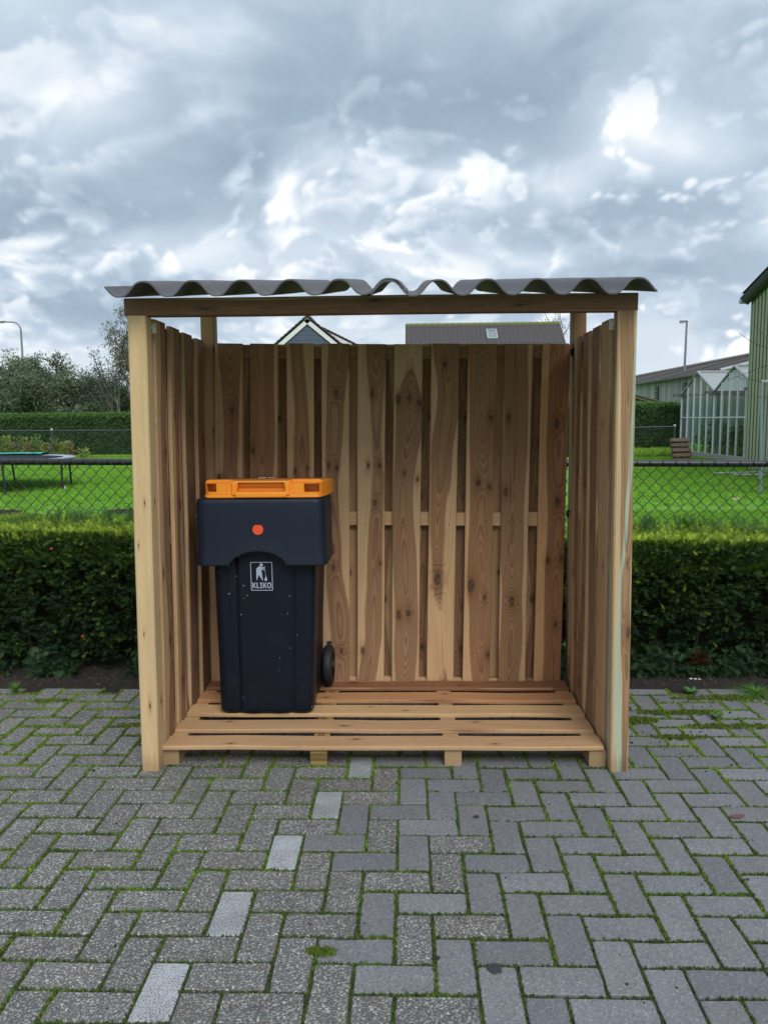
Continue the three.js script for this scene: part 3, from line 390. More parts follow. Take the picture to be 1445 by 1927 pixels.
// ================================================================ WHEELED BIN
const bin = thing('wheeled_bin', 'dark blue wheeled bin with an orange lid standing inside the wooden shelter', 'bin');
{
  const binMap = dataTex(1024, 1024, (x, y, o) => { // 2 m by 2 m of scuffed plastic with specks of paint
    const a = fbm(x / 90, y / 60, 1, 4), b = n3(x / 3, y / 3, 2), st = ss(0.42, 0.8, n3(x / 7, y / 90, 4)) * ss(0.0, 0.5, fbm(x / 60, y / 50, 7, 2)), k = 1 + 0.22 * a + 0.10 * b; const s = st * 0.06; o[0] = 0.0125 * k + s * 0.8; o[1] = 0.0175 * k + s * 0.9; o[2] = 0.031 * k + s; }, true);
  { const d = binMap.image.data, r = rng(8); for (let i = 0; i < 420; i++) { const x = floor(r() * 1022) + 1, y = floor(r() * 1022) + 1, b = r() < 0.4 ? 1 : 0, v = 90 + r() * 120; for (let j = -b; j <= b; j++) for (let q = -b; q <= b; q++) { const o = ((y + j) * 1024 + x + q) * 4; d[o] = v * 0.95; d[o + 1] = v; d[o + 2] = v; } }
    for (let n = 0; n < 26; n++) { const cx = r() * 1024, cy = r() * 1024, ang = r() * 3; for (let i = 0; i < 160; i++) { const x = floor(cx + (r() + r() - 1) * 26), y = floor(cy + (r() + r() - 1) * 12 * (1 + ang)), o = (((y % 1024) + 1024) % 1024 * 1024 + ((x % 1024) + 1024) % 1024) * 4, v = 12 + r() * 26; d[o] = min(255, d[o] + v); d[o + 1] = min(255, d[o + 1] + v); d[o + 2] = min(255, d[o + 2] + v); } } }
  const plastic = phys([0.52, 0.55, 0.58], 0.42, { map: binMap, specularIntensity: 0.5 }), collarM = phys([0.86, 0.92, 0.98], 0.5, { map: binMap, specularIntensity: 0.55 }), black = std([0.012, 0.012, 0.013], 0.65);
  // outline of the body seen from above, t = 0 at the front left corner round the front: [x, z] for half width a, front f, rear b
  const outline = (a, f, b, groove) => {
    const p = [], R = 0.035;
    const fr = (x) => { const q = abs(x) / a; return f + (q < 0.50 ? 0 : q < 0.58 ? -0.011 * groove * ss(0.50, 0.54, q) : q < 0.66 ? -0.011 * groove * (1 - ss(0.60, 0.64, q)) : 0) - 0.004 * groove * ss(0.64, 0.66, q); };
    for (let i = 0; i <= 40; i++) { const x = mix(-a + R, a - R, i / 40); p.push([x, fr(x)]); }
    for (let i = 1; i <= 5; i++) { const t = i / 5 * PI / 2; p.push([a - R + R * sin(t), fr(a - R) - R + R * cos(t)]); }
    for (let i = 1; i < 10; i++) { const q = i / 10; p.push([a + (q > 0.35 && q < 0.75 ? -0.008 * groove : 0), mix(f - R, b + R, q)]); }
    for (let i = 0; i <= 5; i++) { const t = i / 5 * PI / 2; p.push([a - R + R * cos(t), b + R - R * sin(t)]); }
    for (let i = 1; i < 8; i++) p.push([mix(a - R, -a + R, i / 8), b]);
    for (let i = 0; i <= 5; i++) { const t = i / 5 * PI / 2; p.push([-a + R - R * sin(t), b + R - R * cos(t)]); }
    for (let i = 1; i < 10; i++) { const q = 1 - i / 10; p.push([-a + (q > 0.35 && q < 0.75 ? 0.008 * groove : 0), mix(f - R, b + R, q)]); }
    for (let i = 1; i < 5; i++) { const t = (1 - i / 5) * PI / 2; p.push([-a + R - R * sin(t), fr(-a + R) - R + R * cos(t)]); }
    return p;
  };
  const loft = (rings, capB, capT) => { const pos = [], uv = [], idx = []; for (const [y, pts, cx] of rings) { let s = 0; pts.concat([pts[0]]).forEach((p, i, A) => { if (i) s += hypot(p[0] - A[i - 1][0], p[1] - A[i - 1][1]); pos.push(p[0] + cx, typeof p[2] === 'number' ? p[2] : y, p[1]); uv.push(s / 2, y / 2); }); } const n = rings[0][1].length + 1; for (let k = 0; k < rings.length - 1; k++) for (let i = 0; i < n - 1; i++) { const a = k * n + i, b = a + n; idx.push(a, a + 1, b, b, a + 1, b + 1); } for (const [k, on, f] of [[0, capB, 1], [rings.length - 1, capT, 0]]) if (on) { const c = pos.length / 3, [y, pts, cx] = rings[k]; let zx = 0, zz = 0; pts.forEach((p) => { zx += p[0] / pts.length; zz += p[1] / pts.length; }); pos.push(zx + cx, y, zz); uv.push(0, 0); for (let i = 0; i < n - 1; i++) f ? idx.push(c, k * n + i + 1, k * n + i) : idx.push(c, k * n + i, k * n + i + 1); } return geo(pos, uv, idx); };
  const foot = (a, f, b, dy) => outline(a, f, b, 1).map((p, i) => [p[0], p[1], 0.0965 + dy + (i <= 40 ? 0.004 * (1 - cos(i / 40 * 6 * PI)) * 0.5 : 0)]);
  const rings = [[0.10, foot(0.207, -3.462, -3.83, 0), -0.661], [0.112, outline(0.215, -3.453, -3.842, 0.9), -0.661]];
  for (let i = 1; i <= 8; i++) { const t = i / 8; rings.push([mix(0.112, 1.08, t), outline(mix(0.214, 0.236, t), mix(-3.453, -3.430, t), mix(-3.842, -3.905, t), 1), mix(-0.661, -0.645, t)]); }
  const body = mesh('body', loft(rings, true, true), plastic, bin);
  // collar that hangs round the rim, cut to an arch in front
  const col = [], CX = -0.6545, A = 0.2865, Fz = -3.388, Bz = -3.74;
  const cp = (o) => { const p = [], R = 0.045, a = A - o, f = Fz - o, b = Bz + o; for (let i = 0; i <= 60; i++) p.push([mix(-a + R, a - R, i / 60), f]); for (let i = 1; i <= 6; i++) { const t = i / 6 * PI / 2; p.push([a - R + R * sin(t), f - R + R * cos(t)]); } for (let i = 1; i < 6; i++) p.push([a, mix(f - R, b + R, i / 6)]); for (let i = 0; i <= 6; i++) { const t = i / 6 * PI / 2; p.push([a - R + R * cos(t), b + R - R * sin(t)]); } for (let i = 1; i < 8; i++) p.push([mix(a - R, -a + R, i / 8), b]); for (let i = 0; i <= 6; i++) { const t = i / 6 * PI / 2; p.push([-a + R - R * sin(t), b + R - R * cos(t)]); } for (let i = 1; i < 6; i++) p.push([-a, mix(b + R, f - R, i / 6)]); for (let i = 0; i < 6; i++) { const t = (1 - i / 6) * PI / 2; p.push([-a + R - R * sin(t), f - R + R * cos(t)]); } return p; };
  const low = (x, front) => { const d = abs(x - (-0.6655 - CX)); return front && d < 0.1255 ? 0.795 + 0.062 * pow(max(0, 1 - (d / 0.1255) ** 2), 0.62) : 0.795; };
  const ring = (o, f) => [0, cp(o).map((p, i) => [p[0], p[1], f(p[0], i <= 60)]), CX];
  const lv = (t) => (x, fr) => mix(low(x, fr), 1.078, t);
  const g1 = loft([ring(0.030, (x, f) => 1.06), ring(0.030, (x, f) => low(x, f) + 0.004), ring(0.014, (x, f) => low(x, f)), ring(-0.004, (x, f) => low(x, f) + 0.001), ring(-0.0075, (x, f) => low(x, f) + 0.006), ring(-0.004, (x, f) => low(x, f) + 0.013), ring(0, lv(0.35)), ring(0, lv(0.7)), ring(0.001, lv(0.97)), ring(0.004, () => 1.0865), ring(0.010, () => 1.090), ring(0.07, () => 1.0925)], false, false);
  mesh('collar', g1, collarM, bin);
  // lid
  const lidShape = (o) => { const s = new THREE.Shape(), z = (q) => -q; s.moveTo(-0.880 + o, -(-3.402 - o)); s.lineTo(-0.405 - o, 3.402 + o); s.quadraticCurveTo(-0.382 - o, 3.404 + o, -0.376 - o, 3.45 + o); s.bezierCurveTo(-0.352 - o, 3.56, -0.352 - o, 3.7, -0.372 - o, 3.86); s.quadraticCurveTo(-0.376 - o, 3.92 - o, -0.42 - o, 3.925 - o); s.lineTo(-0.90 + o, 3.925 - o); s.quadraticCurveTo(-0.94 + o, 3.92 - o, -0.94 + o, 3.88 - o); s.lineTo(-0.900 + o, 3.42 + o); s.quadraticCurveTo(-0.896 + o, 3.402 + o, -0.880 + o, 3.402 + o); return s; };
  const ext = (o, y0, y1, bev) => new THREE.ExtrudeGeometry(lidShape(o + bev), { depth: y1 - y0 - 2 * bev, bevelEnabled: true, bevelThickness: bev, bevelSize: bev, bevelSegments: 5, curveSegments: 18 }).rotateX(-PI / 2).scale(1, 1, 1).translate(0, y0 + bev, 0).applyMatrix4(new THREE.Matrix4().makeScale(1, 1, 1));
  const ev = new Evaluator(); ev.attributes = ['position', 'normal']; ev.useGroups = false;
  const br = (g) => { const q = g.index ? g.toNonIndexed() : g; q.deleteAttribute('uv'); const b = new Brush(q); b.updateMatrixWorld(); return b; };
  let top = br(ext(0.002, 1.098, 1.172, 0.014));
  const prism = (x0, x1, y0, y1, d, sh = 0) => { const s = new THREE.Shape(); s.moveTo(x0, y0); s.lineTo(x1, y0); s.lineTo(x1 - sh, y1); s.lineTo(x0 + sh, y1); s.closePath(); return new THREE.ExtrudeGeometry(s, { depth: d, bevelEnabled: false }).translate(0, 0, -3.395 - d); };
  for (const g of [prism(-0.886, -0.842, 1.121, 1.158, 0.08), prism(-0.458, -0.392, 1.118, 1.156, 0.085), prism(-0.752, -0.54, 1.117, 1.162, 0.045, 0.004), prism(-0.96, -0.778, 1.159, 1.2, 0.05), prism(-0.516, -0.3, 1.159, 1.2, 0.05), prism(-0.796, -0.776, 1.112, 1.17, 0.016), prism(-0.524, -0.506, 1.112, 1.17, 0.016)]) top = ev.evaluate(top, br(g), SUBTRACTION);
  const lower = ext(0, 1.0935, 1.109, 0.005); lower.deleteAttribute('uv');
  const lip = new RoundedBoxGeometry(0.228, 0.028, 0.03, 3, 0.008).translate(-0.646, 1.109, -3.4035), fins = [-0.764, -0.530].map((x) => new RoundedBoxGeometry(0.020, 0.058, 0.022, 2, 0.006).translate(x, 1.133, -3.407));
  const bar = new THREE.CylinderGeometry(0.012, 0.012, 0.212, 12, 1, false).rotateZ(PI / 2).translate(-0.646, 1.150, -3.438);
  const lg = mg([top.geometry, lower, lip, ...fins, bar]); lg.deleteAttribute('uv');
  { const p = lg.attributes.position, n = lg.attributes.normal, c = new Float32Array(p.count * 3); for (let i = 0; i < p.count; i++) { if (p.getY(i) > 1.15) p.setY(i, p.getY(i) - 0.028 * ss(-3.46, -3.92, p.getZ(i))); const d = (n.getY(i) > 0.7 ? 0.5 : 0.04) ; for (let k = 0; k < 3; k++) c[i * 3 + k] = mix([0.95, 0.31, 0.016][k], [0.17, 0.095, 0.045][k], d); } lg.setAttribute('color', new THREE.BufferAttribute(c, 3)); }
  const lid = mesh('lid', lg, std([1, 1, 1], 0.42, { vertexColors: true }), bin); lid.userData.label = 'orange lid, dirty on top';
  // dirt lying on the lid
  // wheels, axle, handle
  const wheel = (x) => { const w = part('wheel', bin); mesh('tyre', new THREE.LatheGeometry([[0.062, -0.022], [0.088, -0.024], [0.098, -0.018], [0.1005, -0.006], [0.1005, 0.006], [0.098, 0.018], [0.088, 0.024], [0.062, 0.022]].map((p) => new THREE.Vector2(...p)), 40).rotateZ(PI / 2).translate(x, 0.193, -3.872), black, w); mesh('rim', mg([new THREE.CylinderGeometry(0.064, 0.064, 0.03, 24).rotateZ(PI / 2).translate(x, 0.193, -3.872), new THREE.CylinderGeometry(0.02, 0.024, 0.056, 16).rotateZ(PI / 2).translate(x, 0.193, -3.872)]), std([0.02, 0.02, 0.022], 0.6), w); return w; };
  wheel(-0.414); wheel(-0.908);
  mesh('axle', new THREE.CylinderGeometry(0.011, 0.011, 0.49, 12).rotateZ(PI / 2).translate(-0.661, 0.193, -3.872), std([0.2, 0.2, 0.2], 0.4, { metalness: 0.8 }), bin);
  for (const x of [-0.452, -0.870]) mesh('wheel_bracket', box(0.03, 0.10, 0.05, x, 0.225, -3.862), black, bin);
  mesh('wheel_guard', box(0.022, 0.03, 0.03, -0.410, 0.298, -3.872), black, bin);
  mesh('handle', tube([[-0.88, 1.06, -3.90], [-0.88, 1.085, -3.943], [-0.43, 1.085, -3.943], [-0.43, 1.06, -3.90]], 0.011, 0.011, 8), black, bin);
  // round sticker and the print below the arch
  const dot = new THREE.CylinderGeometry(0.0235, 0.0235, 0.0008, 40).rotateX(PI / 2).translate(-0.6615, 0.957, -3.3868); { const p = dot.attributes.position; for (let i = 0; i < p.count; i++) p.setY(i, min(p.getY(i), 0.957 + 0.0195)); }
  mesh('sticker', dot, std([0.80, 0.075, 0.025], 0.55), bin).userData.label = 'round orange-red sticker';
  const font = await new FontLoader().loadAsync('fonts/droid/droid_sans_bold.typeface.json');
  const S = (pts) => { const s = new THREE.Shape(); pts.forEach((p, i) => (i ? s.lineTo(p[0], p[1]) : s.moveTo(p[0], p[1]))); return s; };
  const shapes = []; // units: the frame is 1 wide and 1.35 high
  { const rr = (w, h, r) => { const s = new THREE.Path(); s.moveTo(-w + r, -h); s.lineTo(w - r, -h); s.quadraticCurveTo(w, -h, w, -h + r); s.lineTo(w, h - r); s.quadraticCurveTo(w, h, w - r, h); s.lineTo(-w + r, h); s.quadraticCurveTo(-w, h, -w, h - r); s.lineTo(-w, -h + r); s.quadraticCurveTo(-w, -h, -w + r, -h); return s; }; const f = new THREE.Shape(rr(0.5, 0.665, 0.04).getPoints(6)); f.holes.push(new THREE.Path(rr(0.47, 0.635, 0.03).getPoints(6).reverse())); shapes.push(f); }
  { const h = new THREE.Shape(); h.absarc(0.0, 0.535, 0.078, 0, 2 * PI); shapes.push(h); }
  shapes.push(S([[-0.10, 0.48], [-0.235, 0.35], [-0.235, -0.18], [-0.215, -0.185], [-0.125, 0.08], [0.045, -0.215], [0.055, -0.20], [0.0, 0.28], [0.03, 0.33], [0.17, 0.245], [0.175, 0.28], [0.075, 0.37], [0.165, 0.385], [0.16, 0.42], [-0.01, 0.44]]));
  shapes.push(S([[0.148, 0.48], [0.163, 0.48], [0.185, 0.09], [0.222, -0.05], [0.255, -0.13], [0.24, -0.19], [0.19, -0.225], [0.135, -0.19], [0.125, -0.14], [0.178, -0.02], [0.172, 0.09]]));
  const kliko = font.generateShapes('KLIKO', 0.30); const logo = [new THREE.ShapeGeometry(shapes, 10)];
  { const g = new THREE.ShapeGeometry(kliko, 8); g.computeBoundingBox(); const b = g.boundingBox; g.translate(-(b.min.x + b.max.x) / 2, -b.min.y, 0).scale(0.87 / (b.max.x - b.min.x), 0.27 / (b.max.y - b.min.y), 1).translate(0, -0.555, 0); logo.push(g); }
  const LG = mg(logo).scale(0.098, 0.098, 1).rotateX(0.0238).translate(-0.6605, 0.739, mix(-3.453, -3.430, (0.739 - 0.112) / 0.968) + 0.0016);
  mesh('printed_emblem', LG, std([0.36, 0.42, 0.52], 0.6, { side: THREE.DoubleSide }), bin).userData.label = 'white print of a figure in a frame';
}
for (const [x, w, l] of [[-0.668, 0.032, 'larger white paper scrap lying on the orange bin lid'], [-0.628, 0.026, 'smaller white paper scrap, the right one on the orange bin lid']]) { const g = new THREE.PlaneGeometry(w, 0.03, 5, 4).rotateX(-PI / 2), p = g.attributes.position; for (let i = 0; i < p.count; i++) p.setY(i, 0.004 * n3(p.getX(i) * 90 + x * 50, p.getZ(i) * 90, 3) + 0.003); g.computeVertexNormals(); g.translate(x, 1.168, -3.56); tag(mesh('paper_scrap', g, std([0.75, 0.75, 0.73], 0.9, { side: THREE.DoubleSide })), l, 'paper'); }

// ================================================================ NEAR HEDGE AND FENCE
// a sprig of yew: a twig with two ranks of flat needles
function sprig(n, len, nl, nw, seed) {
  const r = rng(seed), p = [];
  const tri = (a, b, c) => p.push(...a, ...b, ...c);
  tri([-0.0012, 0, 0], [0.0012, 0, 0], [0, len, 0]);
  for (let i = 0; i < n; i++) for (const s of [-1, 1]) { const y = len * (0.06 + 0.9 * i / n), l = nl * (1 - 0.45 * i / n) * (0.85 + 0.3 * r()), up = 0.45 + 0.35 * r(), z = (r() - 0.5) * 0.5 * l, dx = s * l * cos(up), dy = l * sin(up); tri([0, y - nw / 2, 0], [0, y + nw / 2, 0], [dx, dy + y, z]); tri([dx * 0.45, y + dy * 0.45 - nw * 0.7, z * 0.5], [dx * 0.45, y + dy * 0.45 + nw * 0.7, z * 0.5 + 0.001], [dx, dy + y, z]); }
  return geo(p);
}
const needleMat = phys([1, 1, 1], 0.55, { side: THREE.DoubleSide, specularIntensity: 0.5 });
const hedge = thing('hedge', 'clipped dark green yew hedge running behind the wooden shelter along the paving', 'hedge');
{
  const r = rng(101), topY = (x) => 0.765 - 0.02 * x + 0.012 * n3(x * 2.2, 1, 1), list = [], col = [];
  const shown = (x) => (x > -3.3 && x < -0.85) || (x > 0.65 && x < 2.9), front = (x, y) => -4.29 + 0.035 * n3(x * 4, y * 4, 2) + 0.02 * n3(x * 11, y * 11, 5) - 0.05 * ss(0.26, 0.05, y);
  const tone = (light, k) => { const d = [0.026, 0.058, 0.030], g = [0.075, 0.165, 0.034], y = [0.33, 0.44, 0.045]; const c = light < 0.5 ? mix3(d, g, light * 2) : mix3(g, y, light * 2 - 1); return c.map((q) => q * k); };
  for (let i = 0; i < 60000; i++) { // front
    const x = -4.5 + 9 * r(), y = 0.03 + r() * 0.76; if (!shown(x) && r() > 0.22) continue; const ty = topY(x); if (y > ty) continue; if (y < 0.2 && r() > 0.25 + ss(0.03, 0.2, y + 0.12 * n3(x * 3, 2, 2))) continue;
    const hole = n3(x * 9, y * 9, 7); if (hole < -0.30) continue;
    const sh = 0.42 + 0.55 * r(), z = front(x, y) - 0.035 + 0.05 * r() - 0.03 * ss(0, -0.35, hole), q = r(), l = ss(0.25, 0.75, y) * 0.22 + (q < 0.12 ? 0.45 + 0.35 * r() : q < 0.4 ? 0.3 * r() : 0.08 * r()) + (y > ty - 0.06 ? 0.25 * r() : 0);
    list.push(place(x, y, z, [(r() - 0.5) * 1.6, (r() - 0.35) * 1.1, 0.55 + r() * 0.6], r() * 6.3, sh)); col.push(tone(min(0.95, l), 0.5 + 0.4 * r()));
  }
  for (let i = 0; i < 16000; i++) { const x = -3.3 + 6.2 * r(); if (!shown(x)) continue; list.push(place(x, topY(x) - 0.05 - 0.14 * r(), -4.32 - 0.5 * r(), [(r() - 0.5) * 1.4, 0.6, 0.2 + 0.6 * r()], r() * 6.3, 0.6 + 0.5 * r())); col.push(tone(0.3 + 0.4 * r(), 0.9 + 0.4 * r())); }
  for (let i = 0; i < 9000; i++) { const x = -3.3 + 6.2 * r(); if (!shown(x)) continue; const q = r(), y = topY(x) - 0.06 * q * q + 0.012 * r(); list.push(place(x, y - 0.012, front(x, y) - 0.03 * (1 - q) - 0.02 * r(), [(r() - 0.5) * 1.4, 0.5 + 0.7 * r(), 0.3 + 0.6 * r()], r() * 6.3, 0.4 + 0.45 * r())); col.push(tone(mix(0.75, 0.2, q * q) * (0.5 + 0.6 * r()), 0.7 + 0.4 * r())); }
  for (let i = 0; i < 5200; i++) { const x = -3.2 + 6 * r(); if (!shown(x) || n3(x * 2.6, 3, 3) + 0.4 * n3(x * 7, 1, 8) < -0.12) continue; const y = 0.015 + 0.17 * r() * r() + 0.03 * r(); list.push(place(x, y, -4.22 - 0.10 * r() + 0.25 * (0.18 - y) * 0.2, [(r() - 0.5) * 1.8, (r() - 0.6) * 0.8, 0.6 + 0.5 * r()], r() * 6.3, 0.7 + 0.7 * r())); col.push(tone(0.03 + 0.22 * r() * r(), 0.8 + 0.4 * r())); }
  for (let i = 0; i < 42000; i++) { // top
    const x = -4.5 + 9 * r(), z = -4.30 - 0.58 * r(); if (!shown(x) && r() > 0.2) continue;
    const lump = n3(x * 3.1, z * 3.1, 4), y = topY(x) - 0.03 + 0.03 * r() + 0.02 * lump + 0.012 * ss(-4.5, -4.85, z), tall = lump > 0.25 && r() < 0.3 ? 1.35 : 1, sh = (0.4 + 0.5 * r()) * tall, q = r();
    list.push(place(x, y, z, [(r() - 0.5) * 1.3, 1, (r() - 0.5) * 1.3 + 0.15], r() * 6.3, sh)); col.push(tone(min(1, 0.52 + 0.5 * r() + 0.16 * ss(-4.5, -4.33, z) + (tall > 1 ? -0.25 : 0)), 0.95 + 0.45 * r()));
  }
  for (let i = 0; i < 5000; i++) { const x = -4.5 + 9 * r(), y = 0.08 + r() * 0.7; list.push(place(x, y, -4.88 + 0.04 * r(), [(r() - 0.5) * 1.6, (r() - 0.3), -0.6 - r() * 0.5], r() * 6.3, 0.7 + 0.7 * r())); col.push(tone(0.3 * r(), 1)); }
  for (let i = 0; i < 42; i++) { const left = i % 2, x = left ? -1.9 + 0.85 * (r() * 2 - 1) * 0.5 : 1.6 + (r() * 2 - 1) * 0.6; for (let k = 0; k < 9; k++) { list.push(place(x + 0.05 * (r() - 0.5), topY(x) + 0.005 + 0.06 * r(), -4.62 - 0.2 * r(), [(r() - 0.5) * 0.9, 1, (r() - 0.5) * 0.9], r() * 6, 0.6 + 0.5 * r())); col.push(tone(0.25 + 0.3 * r(), 1)); } }
  const half = floor(list.length / 2), A = sprig(10, 0.062, 0.021, 0.0034, 1), B = sprig(8, 0.05, 0.024, 0.0036, 2);
  const la = [], lb = [], ca = [], cb = []; list.forEach((m, i) => { if (i % 2) { la.push(m); ca.push(col[i]); } else { lb.push(m); cb.push(col[i]); } });
  stuff(instanced('foliage', A, needleMat, la, hedge, ca)); stuff(instanced('foliage', B, needleMat, lb, hedge, cb));
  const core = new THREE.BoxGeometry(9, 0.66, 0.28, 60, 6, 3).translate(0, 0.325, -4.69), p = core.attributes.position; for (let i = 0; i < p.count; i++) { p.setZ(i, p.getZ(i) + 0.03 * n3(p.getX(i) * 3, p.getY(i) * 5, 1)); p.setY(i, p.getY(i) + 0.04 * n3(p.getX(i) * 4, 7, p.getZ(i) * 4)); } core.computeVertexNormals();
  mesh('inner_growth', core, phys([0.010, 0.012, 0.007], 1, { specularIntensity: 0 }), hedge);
  const bark = std([0.07, 0.045, 0.035], 0.95); for (let x = -4.3; x < 4.5; x += 0.33) { const a = x + 0.1 * r(); mesh('stem', tube([[a, -0.01, -4.50 - 0.08 * r()], [a + 0.03 * (r() - 0.5), 0.12, -4.52], [a + 0.08 * (r() - 0.5), 0.3, -4.5]], 0.014, 0.008, 6), bark, hedge); }
  const red = std([0.55, 0.03, 0.02], 0.35); for (const [x, y] of [[-1.985, 0.735], [-1.838, 0.235]]) mesh('berry', new THREE.SphereGeometry(0.0075, 10, 8).translate(x, y, front(x, y) + 0.04), red, hedge);
  // a few dead reddish sprays low down on the right
  const dl = [], dc = []; for (let i = 0; i < 60; i++) { dl.push(place(1.58 + 0.07 * (r() - 0.5), 0.07 + 0.07 * r(), -4.31 + 0.05 * r(), [(r() - 0.5), 0.2 * (r() - 0.3), 0.6], r() * 6, 0.8 + 0.4 * r())); const k = 0.6 + 0.6 * r(); dc.push([0.12 * k, 0.042 * k, 0.018 * k]); }
  stuff(instanced('dead_sprays', A, needleMat, dl, hedge, dc));
}
const fence = thing('chain_link_fence', 'black chain-link fence with a round top rail right behind the yew hedge', 'fence');
{
  const coat = std([0.012, 0.013, 0.016], 0.38), RZ = -4.92, y0 = 1.16, sl = -0.0108, top = (x) => y0 + sl * x;
  const rail = []; for (let i = 0; i <= 24; i++) { const x = -4.6 + 9.2 * i / 24; rail.push([x, top(x), RZ]); } mesh('top_rail', tube(rail, 0.0205, 0.0205, 16), coat, fence);
  for (const x of [-4.4, -0.6, 3.9]) mesh('fence_post', new THREE.CylinderGeometry(0.024, 0.024, 1.16, 14).translate(x, 0.58, RZ - 0.002), coat, fence);
  const d = 0.0785, h = 0.0815, wires = [];
  for (let k = 0; k < 234; k++) { const x = -4.58 + k * d / 2, ph = k % 2 ? 1 : -1, pts = []; for (let i = 0; i <= 29; i++) { const y = top(x) + 0.012 - i * h / 2, s = (i % 2 ? 1 : -1) * ph, odd = s * d / 4; pts.push([x + odd * 0.92 + 0.002 * n3(x * 5, y * 5, 1), y + 0.005, RZ + 0.022 + s * 0.0012]); pts.push([x + odd * 0.98, y, RZ + 0.022 + (i % 2 ? 0.002 : -0.002)]); pts.push([x + odd * 0.92 + 0.002 * n3(x * 5, y * 5, 2), y - 0.005, RZ + 0.022 - s * 0.0012]); } wires.push(tube(pts, 0.0023, 0.0023, 5)); }
  stuff(mesh('wire_mesh', mg(wires), std([0.010, 0.014, 0.016], 0.45), fence));
}
